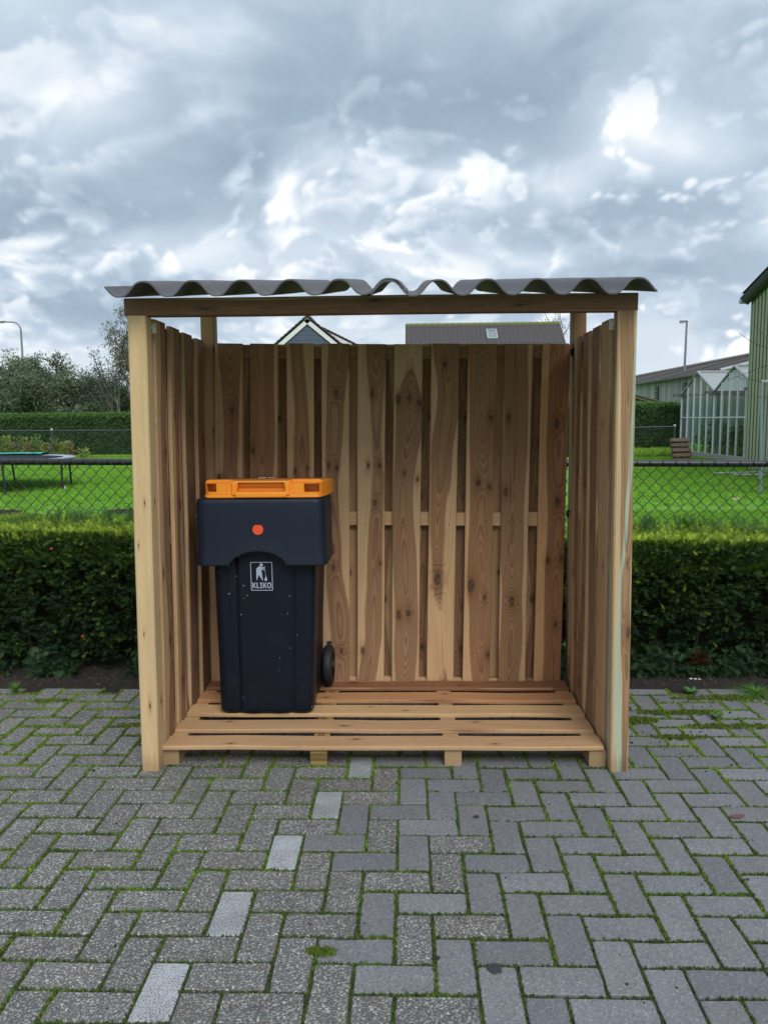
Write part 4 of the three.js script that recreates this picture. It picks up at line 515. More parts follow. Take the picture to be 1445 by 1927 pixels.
// ================================================================ GRASS
{
  const r = rng(202), blade = []; for (let i = 0; i < 9; i++) { const a = r() * 6.3, d = r() * 0.5, x = cos(a) * d, z = sin(a) * d, b = r() * 6.3, l = 0.25 + 0.5 * r(), w = 0.055, h = 0.6 + 0.5 * r(), bx = cos(b), bz = sin(b); blade.push(x - bz * w, 0, z + bx * w, x + bz * w, 0, z - bx * w, x + bx * l * 0.35, h * 0.6, z + bz * l * 0.35, x - bz * w * 0.8, 0.01, z + bx * w * 0.8, x + bx * l * 0.35, h * 0.6, z + bz * l * 0.35, x + bx * l, h, z + bz * l); }
  const g = geo(blade), list = [], col = [];
  const bare = (x, z) => [[-6.58, -12.54, 0.32, 0.10], [-4.62, -12.5, 0.3, 0.10], [-10.7, -25.4, 1.2, 0.22]].some(([a, b, w, d]) => ((x - a) / w) ** 2 + ((z - b) / d) ** 2 < 1);
  const add = (x, z, s, dry = 0, yb = -0.045) => { if (bare(x, z)) return; const m = fbm(x * 0.5, z * 0.5, 3, 3), k = (0.75 + 0.5 * r()) * (1 + 0.25 * m); list.push(place(x, yb, z, [(r() - 0.5) * 0.5, 1, (r() - 0.5) * 0.5], r() * 6.3, s * 1.3, s * (0.8 + 0.5 * r()), s * 1.3)); const y = r() < 0.12 ? 1 : 0; col.push([(0.15 + 0.06 * y + 0.08 * dry) * k, (0.36 + 0.02 * y) * k, (0.022 + 0.01 * y) * k]); };
  const wedge = (n, z0, z1, xa, xb, s0, s1) => { for (let i = 0; i < n; i++) { const t = sqrt(r()), z = -mix(z0, z1, t), x = mix(xa, xb, r()) * -z; add(x, z, mix(s0, s1, t)); } };
  wedge(26000, 4.85, 7.5, -0.62, -0.26, 0.05, 0.055); wedge(26000, 4.85, 7.5, 0.18, 0.56, 0.05, 0.055); wedge(42000, 5, 12, -0.60, -0.28, 0.06, 0.065); wedge(42000, 5, 12, 0.2, 0.55, 0.06, 0.065); wedge(42000, 12, 34, -0.58, -0.30, 0.065, 0.09); wedge(36000, 12, 34, 0.24, 0.53, 0.065, 0.09);
  for (let i = 0; i < 9000; i++) add(-18 + 9 * r(), -31.2 - 0.9 * r(), 0.14, 0.3); for (let i = 0; i < 7000; i++) add(7 + 5 * r(), -28.6 - 1.3 * r(), 0.2 + 0.1 * r(), 0.4);
  tag(stuff(instanced('grass', g, phys([1, 1, 1], 0.75, { side: THREE.DoubleSide }), list, scene, col)), 'short bright green lawn grass beyond the chain-link fence', 'grass');
  // blades at the edge of the paving, each clump a plant
  const edgeMat = phys([1, 1, 1], 0.6, { side: THREE.DoubleSide });
  const longBlade = (n, h, spread, seed) => { const q = rng(seed), p = []; for (let i = 0; i < n; i++) { const a = q() * 6.3, l = h * (0.5 + 0.6 * q()), e = spread * (0.4 + q()), w = 0.0022, x0 = 0.02 * (q() - 0.5), z0 = 0.02 * (q() - 0.5), dx = cos(a), dz = sin(a); let pr = null; for (let k = 0; k <= 4; k++) { const t = k / 4, x = x0 + dx * e * t * t, y = l * (t - 0.35 * t * t * (e / h)), z = z0 + dz * e * t * t, ww = w * (1 - t * 0.95), A = [x - dz * ww, y, z + dx * ww], B = [x + dz * ww, y, z - dx * ww]; if (pr) p.push(...pr[0], ...pr[1], ...A, ...A, ...pr[1], ...B); pr = [A, B]; } } return geo(p); };
  for (const [x, z, n, h, sp, c, l] of [[-2.10, -3.98, 90, 0.075, 0.06, [0.07, 0.17, 0.02], 'tuft of fresh green grass at the paving edge, left side of the photo'], [0.93, -4.0, 46, 0.15, 0.11, [0.05, 0.13, 0.03], 'long-bladed grass tuft beside the foot of the green-stained shelter post'], [1.78, -3.98, 150, 0.07, 0.16, [0.075, 0.19, 0.02], 'broad low grass tuft at the paving edge under the right hedge'], [-1.78, -3.87, 14, 0.05, 0.04, [0.14, 0.13, 0.04], 'small yellowing grass tuft in a paving joint, left of the shelter']])
    tag(mesh('grass_tuft', longBlade(n, h, sp, floor(x * 100) + 500).translate(x, 0.002, z), phys(c, 0.6, { side: THREE.DoubleSide })), l, 'grass tuft');
  const weed = (x, z, s, seed, l) => { const q = rng(seed), p = []; for (let i = 0; i < 11; i++) { const a = i * 2.4 + q(), L = s * (0.6 + 0.5 * q()), w = L * 0.24, up = 0.25 + 0.5 * q(), dx = cos(a), dz = sin(a); const pt = (t, o) => [dx * L * t - dz * w * o, L * up * t * (1.3 - 0.6 * t) + 0.004, dz * L * t + dx * w * o]; p.push(...pt(0, 0), ...pt(0.5, 1), ...pt(0.5, -1), ...pt(0.5, 1), ...pt(1, 0), ...pt(0.5, -1)); } return tag(mesh('weed', geo(p).translate(x, 0.004, z), phys([0.06, 0.15, 0.03], 0.6, { side: THREE.DoubleSide })), l, 'weed'); };
  weed(1.46, -3.99, 0.06, 3, 'small leafy weed growing where the right paving meets the soil'); weed(1.46, -3.66, 0.05, 7, 'small leafy weed in a mossy paving joint right of the shelter'); weed(-1.42, -4.12, 0.06, 9, 'small dark weed in the soil left of the shelter');
}
// ---------------------------------------------------------------- litter on the ground
{
  const r = rng(303), leaf = (s, seed) => { const p = new THREE.PlaneGeometry(s, s * 0.45, 6, 3).rotateX(-PI / 2), a = p.attributes.position; for (let i = 0; i < a.count; i++) { const x = a.getX(i) / s * 2; a.setZ(i, a.getZ(i) * (1 - x * x) * 1.2); a.setY(i, 0.10 * s * x * x + 0.15 * abs(a.getZ(i)) + 0.02 * s * n3(x * 2, a.getZ(i) * 30, seed)); } p.computeVertexNormals(); return p; };
  tag(mesh('fallen_leaf', leaf(0.06, 2).rotateY(0.2).translate(1.163, 0.004, -2.705), phys([0.13, 0.055, 0.045], 0.7, { side: THREE.DoubleSide })), 'dry red-brown leaf lying on the grey paving right of the shelter', 'leaf');
  for (const [x, z, q, l] of [[0.2146, -1.904, 0.017, 'dark round gum spot on a grey block at the bottom of the photo'], [0.233, -2.691, 0.010, 'faint dark spot on a grey block in front of the third pallet bearer']]) { const g = new THREE.CylinderGeometry(q, q * 1.1, 0.0016, 22), p = g.attributes.position; for (let i = 0; i < p.count; i++) { const k = 1 + 0.25 * n3(p.getX(i) * 90, p.getZ(i) * 90, x * 9); p.setX(i, p.getX(i) * k); p.setZ(i, p.getZ(i) * k); } tag(mesh('gum_spot', g.translate(x, 0.0065, z), std([0.03, 0.031, 0.035], 0.85)), l, 'gum spot'); }
  const crumbs = []; for (let i = 0; i < 420; i++) { const t = r(), x = t < 0.45 ? 0.95 + 1.1 * r() : t < 0.7 ? -2.2 + 1.2 * r() : -1.2 + 2.6 * r(), z = t < 0.7 ? -3.0 - 1.0 * r() : -1.6 - 2.0 * r(), s = 0.0015 + 0.0028 * r() * r() + (r() < 0.04 ? 0.004 : 0); crumbs.push(place(x, 0.002, z, [r() - 0.5, 1, r() - 0.5], r() * 6, s * 1.6, s, s)); }
  tag(stuff(instanced('debris', new THREE.DodecahedronGeometry(1, 0), std([0.02, 0.018, 0.014], 1), crumbs)), 'dark crumbs of soil and bark scattered over the paving', 'debris');
  const lit = [], lc = []; for (let i = 0; i < 2600; i++) { const x = -3 + 6 * r(), z = -4.05 - 0.28 * r(); if (x > -1 && x < 0.8) continue; const k = 0.5 + 0.8 * r(), q = r(); lit.push(place(x, 0.016 + 0.012 * r(), z, [(r() - 0.5) * 2, 0.3 + 0.4 * r(), (r() - 0.5) * 2], r() * 6, 0.7 + r() * 0.8)); lc.push(q < 0.45 ? [0.11 * k, 0.06 * k, 0.035 * k] : q < 0.9 ? [0.045 * k, 0.035 * k, 0.025 * k] : [0.18 * k, 0.15 * k, 0.11 * k]); }
  tag(stuff(instanced('litter', geo([-0.0012, 0, 0, 0.0012, 0, 0, 0, 0.022, 0, -0.0012, 0, 0.0006, 0.0012, 0, -0.0006, 0.0008, 0.022, 0]), phys([1, 1, 1], 0.9, { side: THREE.DoubleSide }), lit, scene, lc)), 'fallen brown needles on the soil under the hedge', 'litter');
  for (let i = 0; i < 3; i++) mesh('shell_piece', new THREE.SphereGeometry(0.011, 8, 5, 0, PI * 2, 0, PI / 2).scale(1, 0.45, 0.8).rotateY(i).translate(1.515 + 0.021 * i, 0.02, -4.17 + 0.004 * i), std([0.55, 0.55, 0.55], 0.6)).userData = { label: ['left', 'middle', 'right'][i] + ' one of three white shell fragments on the dark soil under the hedge', category: 'shell', group: 'white fragments on the soil' };
  const soilM = std([0.03, 0.024, 0.02], 1);
  for (const [x, z, l] of [[-6.58, -12.54, 'dark molehill of soil in the lawn under the trampoline side'], [-4.62, -12.5, 'dark molehill of soil in the lawn next to the left shelter post']]) { const g = new THREE.SphereGeometry(1, 26, 10, 0, PI * 2, 0, PI / 2), p = g.attributes.position; for (let i = 0; i < p.count; i++) { const a = p.getX(i), b = p.getY(i), c = p.getZ(i), k = 1 + 0.35 * n3(a * 3 + x, b * 3, c * 3) + 0.2 * n3(a * 9, b * 9, c * 9); p.setXYZ(i, a * 0.30 * k, b * 0.075 * k, c * 0.14 * k); } g.computeVertexNormals(); tag(mesh('molehill', g.translate(x, -0.045, z), soilM), l, 'molehill'); }
  tag(mesh('wood_scrap', rbox(0.10, 0.03, 0.05, 0.006).rotateY(0.3).translate(5.63, 0.01, -13.7), std([0.6, 0.47, 0.36], 0.8)), 'pale scrap of wood lying on the lawn at the right', 'wood scrap');
  const g = new THREE.CircleGeometry(1, 40).rotateX(-PI / 2), p = g.attributes.position; for (let i = 1; i < p.count; i++) { const k = 1 + 0.25 * n3(p.getX(i) * 2, p.getZ(i) * 2, 4); p.setX(i, p.getX(i) * 1.25 * k); p.setZ(i, p.getZ(i) * 0.24 * k); } g.translate(-10.7, -0.036, -25.4); structure(mesh('sand_patch', g, std([0.30, 0.23, 0.17], 1)));
}

// ================================================================ FAR FENCES AND FAR HEDGE
const clump = (n, spread, size, seed) => { const r = rng(seed), p = []; for (let i = 0; i < n; i++) { const a = r() * 6.3, z = r() * 2 - 1, q = sqrt(1 - z * z) * spread * pow(r(), 0.4), c = [cos(a) * q, z * spread * 0.8, sin(a) * q], u = [r() - 0.5, r() - 0.5, r() - 0.5], v = [r() - 0.5, r() - 0.5, r() - 0.5], ul = hypot(...u), vl = hypot(...v), L = size * (0.7 + 0.6 * r()), w = L * 0.42; const P = (s, t) => [c[0] + u[0] / ul * L * s + v[0] / vl * w * t, c[1] + u[1] / ul * L * s + v[1] / vl * w * t, c[2] + u[2] / ul * L * s + v[2] / vl * w * t]; p.push(...P(0, 0), ...P(0.5, 0.5), ...P(0.5, -0.5), ...P(0.5, 0.5), ...P(1, 0), ...P(0.5, -0.5)); } return geo(p); };
const leafMat = phys([1, 1, 1], 0.65, { side: THREE.DoubleSide, transmission: 0.25, specularIntensity: 0.5 });
{
  const g = clump(7, 0.09, 0.11, 5), farHedge = (x0, x1, z, h, n, seed, label, slope = 0) => {
    const t = thing('far_hedge', label, 'hedge'), r = rng(seed), list = [], col = [];
    for (let i = 0; i < n; i++) { const x = mix(x0, x1, r()), top = r() < 0.22, hh = h + slope * (x - x0) + 0.03 * n3(x * 1.4, 1, seed), y = top ? hh - 0.05 * r() : hh * (0.02 + 0.98 * r()), zz = top ? z - r() * 0.8 : z + 0.08 * n3(x * 2.5, y * 2.5, 3) - 0.06 * r(); list.push(place(x, y, zz, [r() - 0.5, 1, r() - 0.5], r() * 6, 0.75 + 0.5 * r())); const l = (top || y > hh - 0.1 ? 0.45 : 0) + 0.45 * r(), k = (0.75 + 0.5 * r()) * (1 + 0.25 * n3(x * 1.7, y * 2.3, 8)); col.push(mix3([0.038, 0.095, 0.034], [0.13, 0.26, 0.05], l).map((q) => q * k)); }
    for (const e of [x0, x1]) for (let i = 0; i < 900; i++) { list.push(place(e + 0.05 * (r() - 0.5), h * r(), z - 0.8 * r(), [r() - 0.5, 1, r() - 0.5], r() * 6, 0.8 + 0.5 * r())); const k = 0.8 + 0.5 * r(); col.push([0.03 * k, 0.07 * k, 0.022 * k]); }
    stuff(instanced('foliage', g, leafMat, list, t, col)); mesh('inner_growth', box(x1 - x0 - 0.1, h - 0.12, 0.6, (x0 + x1) / 2, (h - 0.12) / 2 - 0.05, z - 0.42), phys([0.012, 0.02, 0.01], 1, { specularIntensity: 0 }), t); return t;
  };
  farHedge(-26, -8, -32.4, 1.78, 34000, 11, 'tall clipped green hedge beyond the trampoline lawn on the left');
  farHedge(6, 10.15, -30.2, 1.92, 11000, 12, 'tall clipped green hedge beside the greenhouse on the right');
  const coat = std([0.04, 0.05, 0.06], 0.5), galv = std([0.35, 0.37, 0.38], 0.5, { metalness: 0.4 });
  const far = (x0, x1, z, h0, h1, posts, label) => {
    const t = thing('far_fence', label, 'fence'), y = (x) => mix(h0, h1, (x - x0) / (x1 - x0)); mesh('top_rail', tube([[x0, h0, z], [(x0 + x1) / 2, (h0 + h1) / 2, z], [x1, h1, z]], 0.026, 0.026, 8), coat, t);
    for (const x of posts) { const p = mesh('fence_post', new THREE.CylinderGeometry(0.045, 0.045, y(x) + 0.03, 10).translate(x, y(x) / 2 + 0.01, z), coat, t); mesh('post_cap', new THREE.SphereGeometry(0.055, 10, 6).translate(x, y(x) + 0.03, z), galv, p); }
    const w = [], d = 0.085, h = 0.088, n = floor((x1 - x0) / d * 2); for (let k = 0; k < n; k++) { const x = x0 + (k + 0.5) * d / 2, ph = k % 2 ? 1 : -1, pts = []; for (let i = 0; i <= 24; i++) { const yy = y(x) - i * h / 2; if (yy < 0) break; pts.push([x + (i % 2 ? 1 : -1) * ph * d / 4, yy, z + 0.028]); } w.push(tube(pts, 0.002, 0.002, 3)); } stuff(mesh('wire_mesh', mg(w), coat, t));
  };
  far(-22, -9.2, -28, 1.21, 1.135, [-21.6, -18.7, -15.75, -12.80, -9.85], 'dark wire fence with a post in front of the far hedge on the left');
  far(5.6, 8.98, -27, 1.06, 1.10, [5.7, 8.965], 'dark wire fence ending at a post in front of the right far hedge');
  // tall weeds along the left far fence
  const r = rng(71), wl = clump(9, 0.16, 0.12, 9), specs = [];
  for (let i = 0; i < 15; i++) specs.push([-15.2 + i * 0.215 + 0.1 * (r() - 0.5), -27.75 - 0.2 * r(), 0.6 + 0.4 * r() - (i > 12 ? 0.3 : 0), i % 3]);
  specs.push([-12.4, -27.85, 0.5, 1], [-11.6, -27.8, 0.36, 1]);
  const wm = phys([1, 1, 1], 0.7, { side: THREE.DoubleSide, transmission: 0.3 }), list = [], col = [], stems = [];
  specs.forEach(([x, z, h, c]) => { for (let k = 0; k < 5; k++) { const a = x + 0.2 * (r() - 0.5), b = a + 0.2 * (r() - 0.5); stems.push(tube([[a, -0.04, z], [(a + b) / 2, h * 0.5, z], [b, h, z + 0.05 * (r() - 0.5)]], 0.008, 0.004, 4)); for (let j = 0; j < 5; j++) { const t = 0.25 + 0.75 * r(); list.push(place(mix(a, b, t) + 0.08 * (r() - 0.5), h * t, z + 0.08 * (r() - 0.5), [r() - 0.5, 1, r() - 0.5], r() * 6, 0.6 + 0.5 * r())); const q = 0.7 + 0.6 * r(); col.push((c === 0 ? [0.14, 0.23, 0.07] : c === 1 ? [0.24, 0.32, 0.06] : [0.24, 0.20, 0.10]).map((v) => v * q)); } } });
  const wg = thing('tall_weeds', 'yellowish tall weeds growing along the far fence behind the trampoline', 'weeds'); stuff(instanced('foliage', wl, wm, list, wg, col)); stuff(mesh('stem', mg(stems), std([0.16, 0.13, 0.07], 0.9), wg));
}
// ================================================================ TRAMPOLINE
{
  const t = thing('trampoline', 'round garden trampoline with dark legs and a teal edge pad on the lawn', 'trampoline', [-9.45, -0.045, -17.1]), R = 1.93, H = 0.70, steel = std([0.32, 0.35, 0.38], 0.4, { metalness: 0.6 }), dark = std([0.015, 0.017, 0.02], 0.5);
  mesh('frame', new THREE.TorusGeometry(R, 0.024, 8, 90).rotateX(PI / 2).translate(0, H, 0), steel, t);
  mesh('jumping_mat', new THREE.CylinderGeometry(R - 0.22, R - 0.22, 0.006, 72).translate(0, H + 0.005, 0), phys([0.03, 0.034, 0.04], 1, { specularIntensity: 0.1 }), t);
  const sp = []; for (let i = 0; i < 72; i++) { const a = i / 72 * 2 * PI; sp.push(tube([[cos(a) * (R - 0.22), H + 0.006, sin(a) * (R - 0.22)], [cos(a) * (R - 0.02), H + 0.003, sin(a) * (R - 0.02)]], 0.009, 0.009, 5)); } stuff(mesh('spring', mg(sp), steel, t));
  const arc = (a0, a1, lift, th) => { const pos = [], idx = [], n = 40; for (let i = 0; i <= n; i++) { const a = mix(a0, a1, i / n), c = cos(a), s = sin(a), w = lift * (0.8 + 0.4 * n3(i * 0.5, 1, 2)); for (const [rr, y] of [[R - 0.26, H + w], [R - 0.2, H + w + th], [R + 0.02, H + w + th], [R + 0.06, H + w * 0.6]]) pos.push(c * rr, y, s * rr); } for (let i = 0; i < n; i++) for (let k = 0; k < 4; k++) { const a = i * 4 + k, b = i * 4 + (k + 1) % 4; idx.push(a, b, a + 4, b, b + 4, a + 4); } return geo(pos, null, idx); };
  mesh('edge_pad', arc(PI * 1.02, PI * 1.62, 0.03, 0.045), std([0.02, 0.30, 0.28], 0.55), t).userData.label = 'teal padded edge cover';
  mesh('edge_net', arc(-PI * 0.38, PI * 0.62, 0.004, 0.012), std([0.30, 0.36, 0.42], 0.6), t);
  for (const [x, z, dx, dz] of [[1.30, 1.5, 0.05, -0.02], [1.90, 0.23, 0.0, -0.02], [1.60, -0.93, 0.03, 0], [-0.30, -2.05, 0.04, 0.05], [-1.1, -1.6, 0, 0], [-1.9, 0.3, 0, 0], [-1.4, 1.5, 0, 0], [0.1, 2.0, 0, -0.03]]) mesh('leg', tube([[x - dx, H, z + dz], [x, 0.02, z]], 0.024, 0.024, 8), dark, t);
  mesh('foot_clip', tube([[1.935, 0.02, 0.235], [1.97, 0.11, 0.235]], 0.016, 0.012, 6), std([0.6, 0.62, 0.62], 0.5), t);
}
// ================================================================ TREES
{
  const bark = std([0.15, 0.135, 0.115], 0.95), barkP = std([0.27, 0.25, 0.22], 0.95);
  // limbs: each a path of points with its thickness; leaves gather round the limbs' outer ends
  function tree(name, label, cat, { base, seed, limbs, leaf, n, spread, cols, mat = bark, twig = 0.02, dens = 1, group }) {
    const t = thing(name, label, cat, base, group), r = rng(seed), tubes = [], list = [], col = [];
    const grow = (p, d, len, rad, lvl) => {
      const pts = [p]; let q = [...p], v = [...d]; const k = 5;
      for (let i = 0; i < k; i++) { v = v.map((c) => c + (r() - 0.5) * 0.45); v[1] += lvl.up ?? 0.05; const l = hypot(...v); v = v.map((c) => c / l); q = q.map((c, j) => c + v[j] * len / k); pts.push(q); if (lvl.k > 0 && i > 0) { const m = lvl.kids ?? 2; for (let b = 0; b < m; b++) if (r() < 0.75) { const a = r() * 6.3, s = lvl.spread ?? 0.8; grow(q, [v[0] + cos(a) * s, v[1] + (r() - 0.35) * s, v[2] + sin(a) * s], len * (0.42 + 0.25 * r()), rad * 0.45, { ...lvl, k: lvl.k - 1 }); } } if (lvl.k <= 1 && i >= 1) for (let b = 0; b < n; b++) { const s = spread * (lvl.k === 1 ? 0.8 : 1); if (r() < dens) { list.push(place(q[0] + (r() - 0.5) * s, q[1] + (r() - 0.5) * s, q[2] + (r() - 0.5) * s, [r() - 0.5, 1, r() - 0.5], r() * 6, 0.7 + 0.6 * r())); const c = cols[floor(r() * cols.length)], f = (0.7 + 0.6 * r()) * (1 + 0.3 * n3(q[0], q[1], q[2])); col.push(c.map((x) => x * f)); } } }
      tubes.push(tube(pts, rad, rad * 0.35, rad > 0.05 ? 8 : rad > 0.02 ? 5 : 3));
    };
    for (const l of limbs) grow(l.p, l.d, l.len, l.r, l.lvl);
    mesh('trunk', mg(tubes), mat, t); stuff(instanced('crown', leaf, leafMat, list, t, col)); return t;
  }
  const bushLeaf = clump(8, 0.22, 0.16, 31), fineLeaf = clump(6, 0.14, 0.11, 32), grey = [[0.11, 0.155, 0.09], [0.14, 0.19, 0.105], [0.085, 0.125, 0.075], [0.19, 0.23, 0.15]], dkgreen = [[0.04, 0.075, 0.04], [0.06, 0.10, 0.045]];
  const L = (p, d, len, rad, k, up, spr, kids) => ({ p, d, len, r: rad, lvl: { k, up, spread: spr, kids } });
  // broad many-stemmed trees standing behind the far hedge
  tree('broad_tree', 'broad grey-green tree with pale crooked limbs behind the hedge, below the curved lamp', 'tree', { base: [-21.4, 0, -43], seed: 5, mat: barkP, leaf: bushLeaf, n: 6, spread: 0.8, cols: grey, limbs: [L([0, 0, 0], [0.1, 1, 0], 2.9, 0.16, 2, 0.05, 1.0, 2), L([0.2, 0, 0], [0.75, 0.75, 0.1], 3.6, 0.13, 2, 0.02, 1.0, 2), L([-0.2, 0, 0], [-0.7, 0.8, 0], 3.2, 0.13, 2, 0.02, 1.0, 2), L([0, 0, 0.2], [0.3, 0.9, 0.6], 3.0, 0.12, 2, 0.02, 1.0, 2), L([0.3, 0, 0], [1.1, 0.55, 0.2], 3.4, 0.11, 2, 0.03, 1.0, 2)] });
  tree('broad_tree', 'lower dark-leaved tree behind the hedge, right of the broad grey-green one', 'tree', { base: [-18.9, 0, -43.5], seed: 9, mat: bark, leaf: bushLeaf, n: 5, spread: 0.75, cols: [...grey, ...dkgreen], limbs: [L([0, 0, 0], [0, 1, 0], 2.7, 0.12, 2, 0.03, 1.0, 2), L([0.2, 0, 0], [0.7, 0.7, 0.1], 2.3, 0.09, 2, 0.0, 1.0, 2), L([-0.2, 0, 0], [-0.6, 0.8, 0.3], 2.7, 0.09, 2, 0.0, 1.0, 2)] });
  tree('small_tree', 'low dark bushy tree between the broad trees and the tall thin one', 'tree', { base: [-16.3, 0, -42], seed: 15, leaf: fineLeaf, n: 7, spread: 0.6, cols: [[0.075, 0.115, 0.065], [0.05, 0.085, 0.05], [0.10, 0.13, 0.085]], limbs: [L([0, 0, 0], [0, 1, 0], 2.5, 0.08, 2, 0.06, 0.9, 2), L([0.5, 0, 0], [0.3, 1, 0], 2.3, 0.07, 2, 0.06, 0.9, 2), L([-0.5, 0, 0], [-0.3, 1, 0], 2.2, 0.07, 2, 0.06, 0.9, 2), L([1.1, 0, 0], [0.2, 1, 0], 2.7, 0.06, 2, 0.1, 0.6, 2)] });
  tree('tall_tree', 'tall thin tree with bare lower limbs beside the left shelter post', 'tree', { base: [-13.55, 0, -40], seed: 22, leaf: fineLeaf, n: 8, spread: 0.5, dens: 0.9, cols: [[0.15, 0.125, 0.06], [0.11, 0.115, 0.055], [0.09, 0.11, 0.06]], limbs: [L([0, 0, 0], [-0.05, 1, 0], 4.4, 0.12, 0, 0.1, 0.5, 2), L([-0.1, 2.9, 0], [-0.42, 1, 0], 2.4, 0.05, 1, 0.05, 0.6, 2), L([-0.15, 3.3, 0], [-0.25, 1, 0.1], 2.3, 0.05, 1, 0.08, 0.6, 2), L([-0.15, 3.6, 0], [0.1, 1, 0], 2.3, 0.05, 1, 0.08, 0.6, 2), L([-0.1, 2.7, 0], [-0.72, 0.75, 0.1], 2.0, 0.04, 1, 0.08, 0.5, 2)] });
  tree('conifer_tree', 'narrow dark conifer just left of the shelter behind the hedge', 'tree', { base: [-14.15, 0, -38], seed: 29, leaf: fineLeaf, n: 5, spread: 0.35, cols: dkgreen, limbs: [L([0, 0, 0], [0.02, 1, 0], 3.1, 0.08, 1, 0.25, 0.45, 3), L([0.25, 0, 0], [0.02, 1, 0], 2.9, 0.06, 1, 0.25, 0.45, 3)] });
  tree('roadside_tree', 'sparse leafy treetop showing past the right end of the tiled roof', 'tree', { base: [9.6, 0, -52], seed: 37, leaf: fineLeaf, n: 2, spread: 0.4, dens: 0.6, cols: [[0.07, 0.10, 0.05], [0.09, 0.115, 0.06]], limbs: [L([0, 0, 0], [0, 1, 0], 6.6, 0.14, 0, 0.1, 0.5, 2), L([0, 4.6, 0], [-0.35, 1, 0], 2.7, 0.05, 1, 0.1, 0.7, 2), L([0, 4.8, 0], [0.3, 0.9, 0], 2.4, 0.05, 1, 0.1, 0.7, 2), L([0, 5, 0], [0.05, 1, 0], 2.5, 0.05, 1, 0.1, 0.7, 2)] });
}
// ================================================================ STREET LAMPS
{
  const grey = std([0.22, 0.24, 0.26], 0.5, { metalness: 0.3 }), glass = std([0.5, 0.52, 0.52], 0.4);
  { const t = thing('street_lamp', 'grey street lamp with a curved arm rising behind the trees on the left', 'street lamp', [-29.35, 0, -60]); const arc = []; for (let i = 0; i <= 10; i++) { const a = i / 10 * PI / 2; arc.push([-0.62 + 0.62 * cos(a), 8.45 + 0.62 * sin(a), 0]); } mesh('pole', mg([tube([[0, 0, 0], [0, 3, 0], [0, 8.45, 0]], 0.11, 0.07, 10)]), grey, t); mesh('arm', tube([...arc, [-1.3, 9.1, 0]], 0.06, 0.05, 8), grey, t); const h = mesh('lamp_head', rbox(0.85, 0.13, 0.26, 0.05, -1.55, 9.1, 0), grey, t); mesh('lamp_glass', rbox(0.5, 0.05, 0.2, 0.02, -1.6, 9.02, 0), glass, h); }
  { const t = thing('street_lamp', 'straight grey street lamp with a short head behind the long barn', 'street lamp', [20.55, 0, -60]); mesh('pole', tube([[-0.1, 0, 0], [-0.06, 4, 0], [0, 8.42, 0]], 0.12, 0.075, 10), grey, t); const h = mesh('lamp_head', rbox(0.58, 0.13, 0.26, 0.05, -0.24, 8.44, 0), grey, t); mesh('lamp_glass', rbox(0.34, 0.1, 0.2, 0.04, -0.36, 8.34, 0), glass, h); }
}
